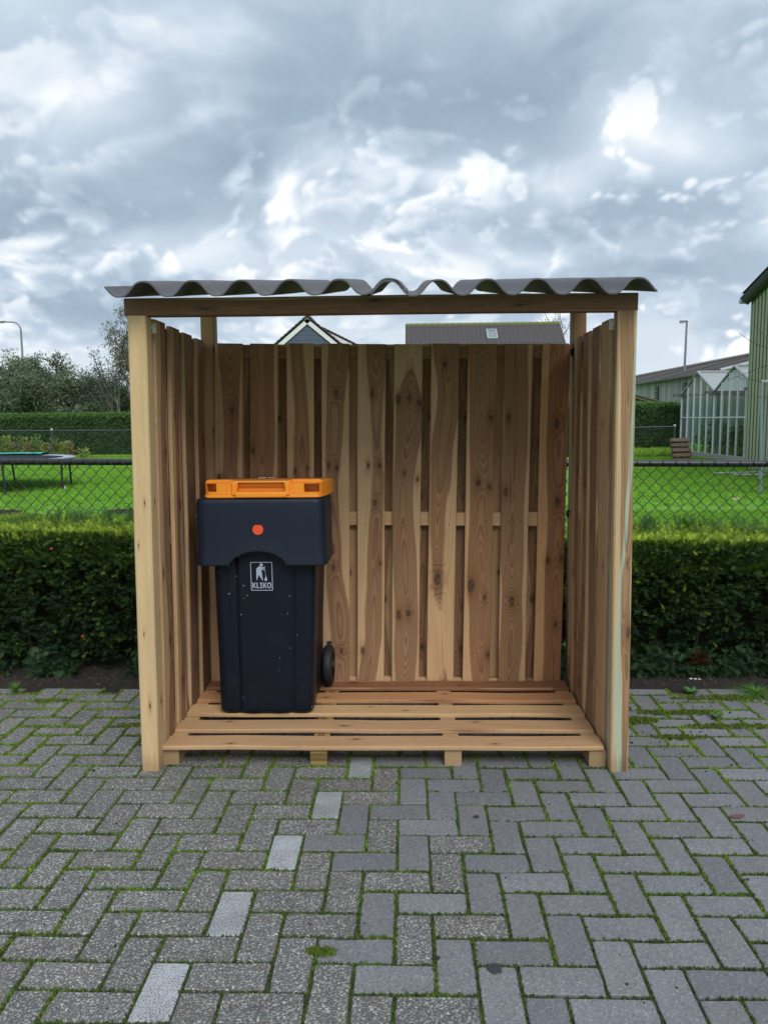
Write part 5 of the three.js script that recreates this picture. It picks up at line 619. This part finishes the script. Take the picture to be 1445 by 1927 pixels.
// ================================================================ HOUSES
{
  const white = std([0.72, 0.73, 0.74], 0.6), tileM = phys([0.085, 0.078, 0.082], 0.85, { specularIntensity: 0.3 }), brickM = std([0.22, 0.12, 0.085], 0.9), glassM = phys([0.12, 0.14, 0.16], 0.08);
  const solid = (pts, z0, z1) => { const s = new THREE.Shape(); pts.forEach((p, i) => (i ? s.lineTo(...p) : s.moveTo(...p))); return new THREE.ExtrudeGeometry(s, { depth: z1 - z0, bevelEnabled: false }).translate(0, 0, z0); };
  { // dark blue boarded gable
    const t = thing('gabled_house', 'house with a dark blue boarded gable and white bargeboards behind the shelter', 'house', [-6.28, 0, -50]); const half = 3.6, sl = 0.83, ap = 7.72, ev = ap - half * sl;
    mesh('wall', solid([[-half + 0.25, 0], [half - 0.25, 0], [half - 0.25, ev + 0.1], [0, ap - 0.12], [-half + 0.25, ev + 0.1]], -8, -0.06), std([0.06, 0.08, 0.12], 0.8), t);
    const w = std([0.075, 0.10, 0.155], 0.7); for (let k = 0; k < 17; k++) { const y = 5.1 + k * 0.155, h = min(half - 0.2, (ap - 0.15 - y) / sl); if (h < 0.1) break; mesh('board', box(2 * h, 0.148, 0.05, 0, y, 0).rotateX(0.0), w, t).geometry.translate(0, 0, 0.012 * (k % 2)); }
    for (const s of [-1, 1]) { const L = hypot(half, half * sl), g = box(L + 0.1, 0.26, 0.07, -L / 2, -0.13, 0.10).rotateZ(Math.atan(sl)).scale(s < 0 ? 1 : -1, 1, 1).translate(0, ap + 0.03, 0); if (s > 0) g.index.array.reverse(); g.computeVertexNormals(); mesh('bargeboard', g, white, t); const tiles = []; for (let i = 0; i < 16; i++) tiles.push(box(0.34, 0.09, 8.6, s * (0.15 + i * 0.295 * 0.77), 0.2 - (i + 0.5) * 0.295 * 0.77 * sl - 0.04, -4.0).translate(0, 0, 0)); for (let i = 0; i < 16; i++) { tiles[i] = box(0.36, 0.07, 8.5, 0, 0, -4.02).rotateZ(-s * (Math.atan(sl) - 0.10)).translate(s * (0.13 + i * 0.235), ap + 0.20 - (0.13 + i * 0.235) * sl, 0); } stuff(mesh('roof_tile', mg(tiles), tileM, t)); }
    mesh('ridge', tube([[0, ap + 0.22, 0.2], [0, ap + 0.22, -4], [0, ap + 0.22, -8.2]], 0.12, 0.12, 8), tileM, t);
  }
  { const t = thing('gabled_house', 'second roof with a white verge just right of the blue gable', 'house', [-5.9, 0, -55]); const ap = 7.75, sl = 0.5; mesh('wall', solid([[-2, 0], [3.6, 0], [3.6, ap - 0.4 - 3.6 * sl], [0, ap - 0.4], [-2, ap - 0.4 - 2 * sl]], -7, 0), brickM, t); const L = 4.6; mesh('bargeboard', box(L, 0.24, 0.08, L / 2, -0.12, 0.10).rotateZ(-Math.atan(sl)).translate(0, ap - 0.1, 0), white, t); const tiles = []; for (let i = 0; i < 18; i++) tiles.push(box(0.34, 0.08, 7.6, 0, 0, -3.6).rotateZ(-(Math.atan(sl) - 0.10)).translate(0.1 + i * 0.24, ap + 0.02 - (0.1 + i * 0.24) * sl, 0)); stuff(mesh('roof_tile', mg(tiles), tileM, t)); }
  { // long tiled roof with a skylight
    const t = thing('tiled_house', 'long low house with a grey pantile roof, mossy ridge and one skylight', 'house', [-0.16, 0, -45]); const Wd = 8.6, rid = 6.62, sl = 0.72, dep = 4.4, ev = rid - dep * sl;
    mesh('wall', mg([box(Wd - 0.3, ev, 7.6, Wd / 2, ev / 2, 0.2 - 0.0), ...[0.16, Wd - 0.16].map((x) => { const s = new THREE.Shape(); s.moveTo(-dep + 0.3, ev - 0.02); s.lineTo(dep - 0.3, ev - 0.02); s.lineTo(0, rid - 0.25); s.closePath(); return new THREE.ExtrudeGeometry(s, { depth: 0.2, bevelEnabled: false }).rotateY(PI / 2).translate(x - 0.1, 0, 0); })]), brickM, t);
    const rows = 16, nx = 230, face = (dir) => { const pos = [], idx = []; for (let k = 0; k < rows; k++) for (let e = 0; e < 2; e++) for (let i = 0; i <= nx; i++) { const x = Wd * i / nx, d = dep * (k + e) / rows, lift = (e ? 0.085 : 0.0) + 0.055 * abs(sin(x / 0.255 * PI)) + 0.004 * n3(k * 3, floor(x / 0.255) * 2, 1); pos.push(x, rid - d * sl + lift, dir * d); } const R = nx + 1; for (let q = 0; q < rows * 2 - 1; q++) for (let i = 0; i < nx; i++) { const a = q * R + i; dir > 0 ? idx.push(a, a + R, a + 1, a + 1, a + R, a + R + 1) : idx.push(a, a + 1, a + R, a + 1, a + R + 1, a + R); } return geo(pos, null, idx); };
    const roof = part('roof', t); stuff(mesh('roof_tile', face(1), tileM, roof)); stuff(mesh('roof_tile', face(-1), tileM, roof));
    const rg = []; for (let i = 0; i < 22; i++) rg.push(new THREE.CylinderGeometry(0.13, 0.14, 0.40, 10, 1).rotateZ(PI / 2 + 0.03).translate(0.2 + i * 0.39, rid + 0.02, 0)); mesh('ridge', mg(rg), std([0.15, 0.155, 0.06], 0.95), t);
    const vx = 4.73, g = (a) => a.rotateX(Math.atan(sl)).translate(vx, rid - 1.0 * sl + 0.12, 1.0); const wn = mesh('skylight', mg([g(box(0.56, 0.10, 0.08, 0, 0, -0.46)), g(box(0.56, 0.10, 0.08, 0, 0, 0.46)), g(box(0.07, 0.10, 0.92, -0.255, 0, 0)), g(box(0.07, 0.10, 0.92, 0.255, 0, 0))]), std([0.30, 0.33, 0.36], 0.5), t); mesh('pane', g(box(0.45, 0.03, 0.86)), phys([0.16, 0.19, 0.22], 0.15), wn);
  }
}
// ================================================================ BARN, GREENHOUSE, SHEDS ON THE RIGHT
{
  const vert = (pts) => pts;
  { // long barn: boarded wall towards us, corrugated roof
    const t = thing('long_barn', 'long grey boarded barn with a dark corrugated roof behind the greenhouse', 'barn', [17.2, 0, 0]), r = rng(81), z0 = -44, z1 = -92, ev = 3.92, rx = 6.2, ry = 5.55;
    mesh('wall', box(0.1, ev - 0.02, z0 - z1, 0.08, ev / 2, (z0 + z1) / 2), std([0.10, 0.10, 0.105], 0.9), t);
    const bs = [], bc = []; let z = z0; while (z > z1) { const w = 0.34 + 0.14 * r(); bs.push(new THREE.Matrix4().compose(new THREE.Vector3(0.0 + 0.012 * r(), ev / 2, z - w / 2), new THREE.Quaternion(), new THREE.Vector3(0.03, ev, w - 0.025))); const k = 0.75 + 0.45 * r(); bc.push([0.36 * k, 0.365 * k, 0.385 * k]); z -= w; }
    stuff(instanced('wall_board', new THREE.BoxGeometry(1, 1, 1), std([1, 1, 1], 0.9), bs, t, bc));
    const n = 330, pos = [], idx = []; for (let i = 0; i <= n; i++) { const zz = mix(z0 + 0.3, z1, i / n), b = i % 2 ? 0.03 : 0; pos.push(-0.35, ev - 0.03 + b, zz, rx, ry + b, zz, rx * 2 + 0.35, ev - 0.03 + b, zz); } for (let i = 0; i < n; i++) for (const k of [0, 1]) { const a = i * 3 + k; idx.push(a, a + 1, a + 3, a + 1, a + 4, a + 3); } const rc = []; let rk = 1; for (let i = 0; i <= n; i++) { if (i % 7 === 0) rk = 0.6 + 0.75 * r(); const k = rk * (i % 2 ? 1.25 : 0.6); for (let j = 0; j < 3; j++) rc.push(0.075 * k, 0.068 * k, 0.068 * k); }
    mesh('roof', geo(pos, null, idx, null, rc).toNonIndexed(), phys([1, 1, 1], 1, { side: THREE.DoubleSide, vertexColors: true, specularIntensity: 0.05 }), t);
    mesh('gutter', box(0.12, 0.10, z0 - z1, -0.40, ev - 0.04, (z0 + z1) / 2), std([0.12, 0.125, 0.13], 0.6), t); mesh('ridge', tube([[rx, ry + 0.08, z0 + 0.3], [rx, ry + 0.08, -60], [rx, ry + 0.08, z1]], 0.13, 0.13, 8), std([0.28, 0.26, 0.23], 0.9), t);
    for (const zz of [-55.6, -50.1]) { const w = mesh('window', box(0.06, 0.98, 0.66, -0.05, 3.02, zz), std([0.02, 0.022, 0.025], 0.6), t); for (let k = 0; k < 5; k++) mesh('louvre', box(0.05, 0.05, 0.62, -0.09, 2.64 + k * 0.19, zz), std([0.3, 0.31, 0.32], 0.7), w); }
    const gs = new THREE.Shape(); gs.moveTo(0.05, 0); gs.lineTo(rx * 2 - 0.05, 0); gs.lineTo(rx * 2 - 0.05, ev - 0.05); gs.lineTo(rx, ry - 0.08); gs.lineTo(0.05, ev - 0.05); mesh('gable_wall', new THREE.ExtrudeGeometry(gs, { depth: 0.1, bevelEnabled: false }).translate(0, 0, z0 - 0.02), std([0.09, 0.10, 0.10], 0.9), t);
    for (const s of [0, 1]) mesh('bargeboard', tube(s ? [[rx * 2 + 0.3, ev, z0 + 0.32], [rx * 1.5, (ev + ry) / 2, z0 + 0.32], [rx, ry + 0.02, z0 + 0.32]] : [[-0.35, ev, z0 + 0.32], [rx / 2, (ev + ry) / 2, z0 + 0.32], [rx, ry + 0.02, z0 + 0.32]], 0.1, 0.1, 4), std([0.36, 0.38, 0.4], 0.6), t);
  }
  { // brown-verged low shed behind the hedge
    const t = thing('low_shed', 'low dark shed roof with a brown verge peeping over the right hedge', 'shed', [12.2, 0, -45]); const s = new THREE.Shape(); s.moveTo(-2.6, 0); s.lineTo(2.2, 0); s.lineTo(2.2, 2.02); s.lineTo(0.2, 2.60); s.lineTo(-2.6, 1.9); mesh('wall', new THREE.ExtrudeGeometry(s, { depth: 4, bevelEnabled: false }).translate(0, 0, -4), std([0.05, 0.038, 0.03], 0.9), t); mesh('bargeboard', box(2.5, 0.13, 0.08, 1.2, 0, 0.05).rotateZ(-0.27).translate(0.0, 2.70, 0), std([0.26, 0.2, 0.15], 0.8), t); mesh('bargeboard', box(3.0, 0.13, 0.08, -1.45, 0, 0.05).rotateZ(0.25).translate(0.0, 2.70, 0), std([0.26, 0.2, 0.15], 0.8), t); mesh('roof', mg([box(2.6, 0.06, 4.4, 1.25, 0.1, -2.0).rotateZ(-0.27).translate(0, 2.7, 0), box(3.1, 0.06, 4.4, -1.5, 0.1, -2.0).rotateZ(0.25).translate(0, 2.7, 0)]), std([0.09, 0.08, 0.075], 0.9), t);
  }
  { // greenhouse of small pitched bays, gables in one long glass wall
    const t = thing('greenhouse', 'greenhouse of pitched glass bays with white glazing bars on the right', 'greenhouse', [10.1, 0, 0]), zA = -29.68, bay = 3.12, N = 4, gut = 2.24, ap = 2.96, Lx = 15;
    const whiteA = std([0.66, 0.69, 0.72], 0.45), glass = phys([0.80, 0.90, 0.86], 0.12, { transmission: 1, thickness: 0, ior: 1.5 }), alu = std([0.33, 0.35, 0.37], 0.5, { metalness: 0.3 }), steel = std([0.10, 0.11, 0.12], 0.6);
    mesh('plinth', box(0.14, 0.30, bay * N, 0.02, 0.05, zA + bay * N / 2), std([0.30, 0.31, 0.27], 0.9), t);
    const hAt = (z) => { const q = (((z - zA) % bay) + bay) % bay; return gut + (ap - gut) * (1 - abs(q - bay / 2) / (bay / 2)); };
    const nb = 5; // panes to a bay
    for (let b = 0; b < N; b++) for (let k = 0; k < nb; k++) { const a = zA + b * bay + k * bay / nb, c = a + bay / nb, mid = 1.40; const pane = (y0, y1a, y1b, ym) => { const pos = [0, y0, a + 0.02, 0, y0, c - 0.02, 0, y1b, c - 0.02, 0, y1a, a + 0.02], idx = [0, 1, 2, 0, 2, 3]; if (ym) { pos.push(0, ym[1], ym[0]); idx.push(3, 2, 4); } return geo(pos, null, idx); };
      mesh('pane', pane(0.2, mid - 0.02, mid - 0.02), glass, t); const apex = (a + c) / 2 > zA + b * bay + bay / 2 - 0.1 && (a + c) / 2 < zA + b * bay + bay / 2 + 0.1; const hz = (z) => (abs(z - (zA + b * bay)) < 1e-6 || abs(z - (zA + (b + 1) * bay)) < 1e-6 ? gut : hAt(z)); mesh('pane', pane(mid + 0.02, hz(a) - 0.03, hz(c) - 0.03, apex ? [(a + c) / 2, ap - 0.03] : null), glass, t);
      const zb = a; mesh('glazing_bar', box(0.045, hz(zb) - 0.16, 0.036, -0.025, (hz(zb) + 0.2) / 2, zb), whiteA, t); }
    mesh('transom', box(0.04, 0.035, bay * N, -0.02, 1.40, zA + bay * N / 2), whiteA, t);
    for (let b = 0; b < N; b++) { const z = zA + b * bay; for (const s of [0, 1]) { const p = s ? [[-0.02, ap + 0.02, z + bay / 2], [-0.02, (ap + gut) / 2 + 0.02, z + bay * 0.75], [-0.02, gut + 0.02, z + bay]] : [[-0.02, gut + 0.02, z], [-0.02, (ap + gut) / 2 + 0.02, z + bay / 4], [-0.02, ap + 0.02, z + bay / 2]]; mesh('verge', tube(p, 0.045, 0.045, 6), alu, t); const q = s ? [0, ap, z + bay / 2, 0, gut, z + bay, Lx, gut, z + bay, Lx, ap, z + bay / 2] : [0, gut, z, 0, ap, z + bay / 2, Lx, ap, z + bay / 2, Lx, gut, z]; mesh('roof_pane', geo(q, null, [0, 1, 2, 0, 2, 3]), phys([0.86, 0.9, 0.92], 0.25, { transmission: 0.75, thickness: 0 }), t); for (let k = 1; k < 12; k++) mesh('roof_bar', tube(s ? [[k * 1.25, ap + 0.01, z + bay / 2], [k * 1.25, (ap + gut) / 2 + 0.01, z + bay * 0.75], [k * 1.25, gut + 0.01, z + bay]] : [[k * 1.25, gut + 0.01, z], [k * 1.25, (ap + gut) / 2 + 0.01, z + bay / 4], [k * 1.25, ap + 0.01, z + bay / 2]], 0.015, 0.015, 4), alu, t); }
      mesh('ridge', box(Lx, 0.06, 0.06, Lx / 2 - 0.02, ap + 0.03, z + bay / 2), alu, t); mesh('gutter', box(Lx + 0.2, 0.09, 0.22, Lx / 2 - 0.22, gut - 0.02, z), steel, t); if (b) mesh('inner_post', box(0.08, gut, 0.08, 0.12, gut / 2, z), steel, t); }
    mesh('corner_post', box(0.12, gut, 0.12, 0.10, gut / 2, zA - 0.02), steel, t); mesh('end_wall', box(Lx, gut - 0.2, 0.02, Lx / 2, gut / 2, zA - 0.05), glass, t); mesh('back_wall', box(0.05, gut, bay * N, Lx, gut / 2, zA + bay * N / 2), std([0.4, 0.42, 0.42], 0.8), t);
    // plants inside, seen dimly through the glass
    const r = rng(91), g = clump(10, 0.22, 0.2, 77), list = [], col = []; for (let i = 0; i < 1500; i++) { const h = r(); list.push(place(10.1 + 0.5 + 2.4 * r(), 0.05 + 1.25 * h * h * (0.6 + 0.5 * r()), zA + 0.2 + bay * 3 * r(), [r() - 0.5, 1, r() - 0.5], r() * 6, 0.7 + 0.6 * r())); const k = 0.7 + 0.6 * r(); col.push([0.07 * k, 0.14 * k, 0.03 * k]); }
    tag(stuff(instanced('crop_plants', g, leafMat, list, scene, col)), 'green crop plants growing inside the greenhouse behind the glass', 'plants');
    tag(mesh('shade_screen', box(0.02, 0.85, bay * 3, 13.4, 1.55, zA + bay * 1.5), std([0.42, 0.46, 0.44], 0.8)), 'pale shade screen hanging inside the greenhouse', 'screen');
  }
  { // green ribbed metal barn
    const t = thing('green_barn', 'tall pale green ribbed metal barn at the right edge', 'barn', [9.26, 0, 0]), zA = -22, len = 12, ev = 4.62, sl = 0.29, rib = [], N = floor(len / 0.2);
    const hh = (z) => ev + sl * min(z - zA, len - (z - zA)); const pos = [], idx = []; for (let i = 0; i < N; i++) for (const [f, x] of [[0, 0], [0.14, 0], [0.2, 0.035], [0.5, 0.035]].map(([f, x]) => [f * 1.0, x])) { const z = zA + (i + f * 1.6) * len / N; pos.push(x, -0.05, z, x, hh(z), z); } for (let i = 0; i < pos.length / 6 - 1; i++) { const a = i * 2; idx.push(a, a + 2, a + 1, a + 1, a + 2, a + 3); }
    mesh('wall', geo(pos, null, idx).toNonIndexed(), std([0.38, 0.43, 0.28], 0.6, { side: THREE.DoubleSide }), t);
    const gaps = []; for (let i = 0; i < N; i++) { const z = zA + (i + 0.96) * len / N, h = hh(z); gaps.push(box(0.03, h, 0.06, 0.012, h / 2 - 0.05, z)); } stuff(mesh('rib_groove', mg(gaps), std([0.035, 0.05, 0.035], 0.8), t));
    mesh('end_wall', box(11, ev, 0.1, 5.5, ev / 2 - 0.02, zA - 0.02), std([0.28, 0.34, 0.24], 0.6), t);
    const fas = (a, b) => tube([[-0.06, hh(a) + 0.05, a], [-0.06, hh((a + b) / 2) + 0.05, (a + b) / 2], [-0.06, hh(b) + 0.05, b]], 0.2, 0.2, 4); mesh('bargeboard', fas(zA - 0.2, zA + len / 2), std([0.045, 0.047, 0.05], 0.7), t); mesh('bargeboard', fas(zA + len / 2, zA + len), std([0.045, 0.047, 0.05], 0.7), t);
    mesh('roof', geo([-0.2, ev + 0.12, zA - 0.25, -0.2, ev + 0.16 + sl * len / 2, zA + len / 2, 12, ev + 0.16 + sl * len / 2, zA + len / 2, 12, ev + 0.12, zA - 0.25, -0.2, ev + 0.12, zA + len + 0.2, 12, ev + 0.12, zA + len + 0.2], null, [0, 1, 2, 0, 2, 3, 1, 4, 5, 1, 5, 2]), std([0.08, 0.08, 0.085], 0.8, { side: THREE.DoubleSide }), t);
    mesh('gutter_end', box(0.2, 0.12, 0.16, -0.12, ev - 0.08, zA - 0.25), std([0.35, 0.37, 0.38], 0.5), t);
  }
  { // aviary fence at the right edge with a bare climber
    const t = thing('wire_enclosure', 'tall grey post with square wire netting in front of the green barn', 'wire fence', [6.53, 0, -14.8]), galv = std([0.22, 0.26, 0.30], 0.5, { metalness: 0.3 }), w = [];
    mesh('fence_post', tube([[0, -0.04, 0], [-0.03, 1, 0], [-0.06, 2.08, 0]], 0.03, 0.03, 10), galv, t); mesh('post_bracket', rbox(0.26, 0.05, 0.06, 0.01, 0.05, 2.06, 0), std([0.42, 0.44, 0.46], 0.5), t);
    for (let i = 0; i < 26; i++) w.push(tube([[0.02 + i * 0.05, 0.35, 0], [0.02 + i * 0.05, 1.2, 0], [0.02 + i * 0.05, 2.02, 0]], 0.0022, 0.0022, 3)); for (let i = 0; i < 34; i++) w.push(tube([[0, 0.36 + i * 0.05, 0], [0.6, 0.36 + i * 0.05, 0], [1.3, 0.36 + i * 0.05, 0]], 0.0022, 0.0022, 3)); stuff(mesh('wire_netting', mg(w), galv, t));
    const v = thing('climber', 'bare dark climber with thin trailing twigs over the green barn wall', 'climber', [6.6, 0, -14.7]), r = rng(121), tw = [], lv = []; const bark = std([0.05, 0.04, 0.035], 0.9);
    const run = (p, d, L, rad, droop) => { const pts = [p]; let q = [...p], e = [...d]; for (let i = 0; i < 8; i++) { e = [e[0] + (r() - 0.5) * 0.25, e[1] + (r() - 0.5) * 0.3 + droop, e[2] + (r() - 0.5) * 0.2]; const l = hypot(...e); q = q.map((c, j) => c + e[j] / l * L / 8); pts.push(q); lv.push(place(q[0] + 6.6, q[1], q[2] - 14.7, [r() - 0.5, r(), r() - 0.5], r() * 6, 0.3 + 0.3 * r())); } tw.push(tube(pts, rad, rad * 0.4, 4)); };
    tw.push(tube([[0.9, 0, 0], [0.7, 1.2, 0], [0.55, 2.3, 0], [0.2, 2.5, 0]], 0.022, 0.012, 6)); run([0.4, 2.45, 0], [-1, 0.3, 0], 1.15, 0.007, 0.02); run([0.4, 2.42, 0], [-1, -0.05, 0], 1.3, 0.009, 0.0); run([0.4, 2.2, 0], [-1, -0.2, 0], 1.1, 0.006, 0.06); run([0.3, 2.1, 0], [-1, -0.15, 0.2], 0.9, 0.005, 0.05); run([0.3, 1.75, 0], [-1, 0.1, 0], 0.9, 0.005, 0.02); run([0.5, 2.5, 0], [-0.5, 0.9, 0], 0.7, 0.006, -0.03); run([0.3, 2.5, 0], [-0.8, 0.5, 0.1], 0.9, 0.005, 0.05);
    mesh('stem', mg(tw), bark, v); const lf = instanced('leaf', clump(1, 0.02, 0.1, 3), leafMat, lv.map((m) => m.clone().premultiply(new THREE.Matrix4().makeTranslation(-6.6, 0, 14.7))), v, lv.map(() => [0.05, 0.06, 0.03])); stuff(lf);
  }
  { // leaning pallets at the fence end
    const lean = (name, x, z, tilt, label) => { const t = thing(name, label, 'pallet', [x, -0.03, z], 'old pallets by the greenhouse'), r = rng(floor(x * 100)), wd = (k) => std([0.20 * k, 0.135 * k, 0.105 * k], 0.9); for (let i = 0; i < 5; i++) mesh('slat', rbox(0.62, 0.11, 0.022, 0.003, 0, 0.07 + i * 0.165, 0.05), wd(0.8 + 0.4 * r()), t); for (let i = 0; i < 3; i++) for (const y of [0.07, 0.4, 0.73]) mesh('spacer', rbox(0.1, 0.12, 0.08, 0.004, -0.25 + i * 0.25, y, 0), wd(0.7 + 0.3 * r()), t); for (let i = 0; i < 3; i++) mesh('runner', rbox(0.1, 0.8, 0.022, 0.003, -0.25 + i * 0.25, 0.4, -0.05), wd(0.9), t); t.rotation.set(-tilt, 0.35, 0, 'YXZ'); return t; };
    lean('leaning_pallet', 8.78, -25.7, 0.22, 'weathered brown pallet leaning in front beside the greenhouse corner'); lean('leaning_pallet', 8.93, -25.88, 0.26, 'second weathered pallet leaning behind the first beside the greenhouse');
  }
  for (const [x, z, a, l] of [[8.2, -19.9, 0.25, 'upper pale plank lying in the grass by the green barn'], [8.5, -19.2, -0.15, 'lower pale plank lying in the grass by the green barn']]) tag(mesh('plank', rbox(1.3, 0.03, 0.09, 0.008).rotateY(a).translate(x, 0.03, z), std([0.42, 0.42, 0.40], 0.8)), l, 'plank');
}
// ---------------------------------------------------------------- a bird high on the right
{
  const t = thing('bird', 'small dark bird in flight high in the cloudy sky at the right', 'bird', [9.35, 12.05, -20]), m = std([0.05, 0.05, 0.055], 0.8), body = new THREE.SphereGeometry(1, 16, 10), p = body.attributes.position; for (let i = 0; i < p.count; i++) { const x = p.getX(i), w = x > 0 ? 1 - 0.35 * x * x : 1 - 0.75 * x * x; p.setXYZ(i, x * 0.085, p.getY(i) * 0.022 * w, p.getZ(i) * 0.024 * w); } body.computeVertexNormals();
  mesh('body', body, m, t); const head = mesh('head', new THREE.SphereGeometry(0.019, 10, 8).translate(0.085, 0.008, 0), m, t); mesh('beak', new THREE.ConeGeometry(0.006, 0.02, 6).rotateZ(-PI / 2).translate(0.112, 0.006, 0), m, head);
  for (const s of [-1, 1]) mesh('wing', geo([0.04, 0.012, 0.015 * s, -0.03, 0.012, 0.015 * s, 0.02, 0.07, 0.09 * s, -0.045, 0.065, 0.10 * s, -0.05, 0.05, 0.2 * s], null, [0, 1, 2, 1, 3, 2, 2, 3, 4]), std([0.05, 0.05, 0.055], 0.8, { side: THREE.DoubleSide }), t); mesh('tail', geo([-0.07, 0.004, 0.008, -0.07, 0.004, -0.008, -0.14, 0.006, 0.022, -0.14, 0.006, -0.022], null, [0, 1, 2, 1, 3, 2]), std([0.05, 0.05, 0.055], 0.8, { side: THREE.DoubleSide }), t); t.rotation.set(0, 0.5, 0.2);
}
// ================================================================ RENDER
const renderer = new THREE.WebGLRenderer({ antialias: true });
renderer.toneMapping = THREE.LinearToneMapping;
renderer.toneMappingExposure = EXPOSURE;
renderer.shadowMap.enabled = true;
renderer.setSize(767, 1024);
renderer.render(scene, camera);
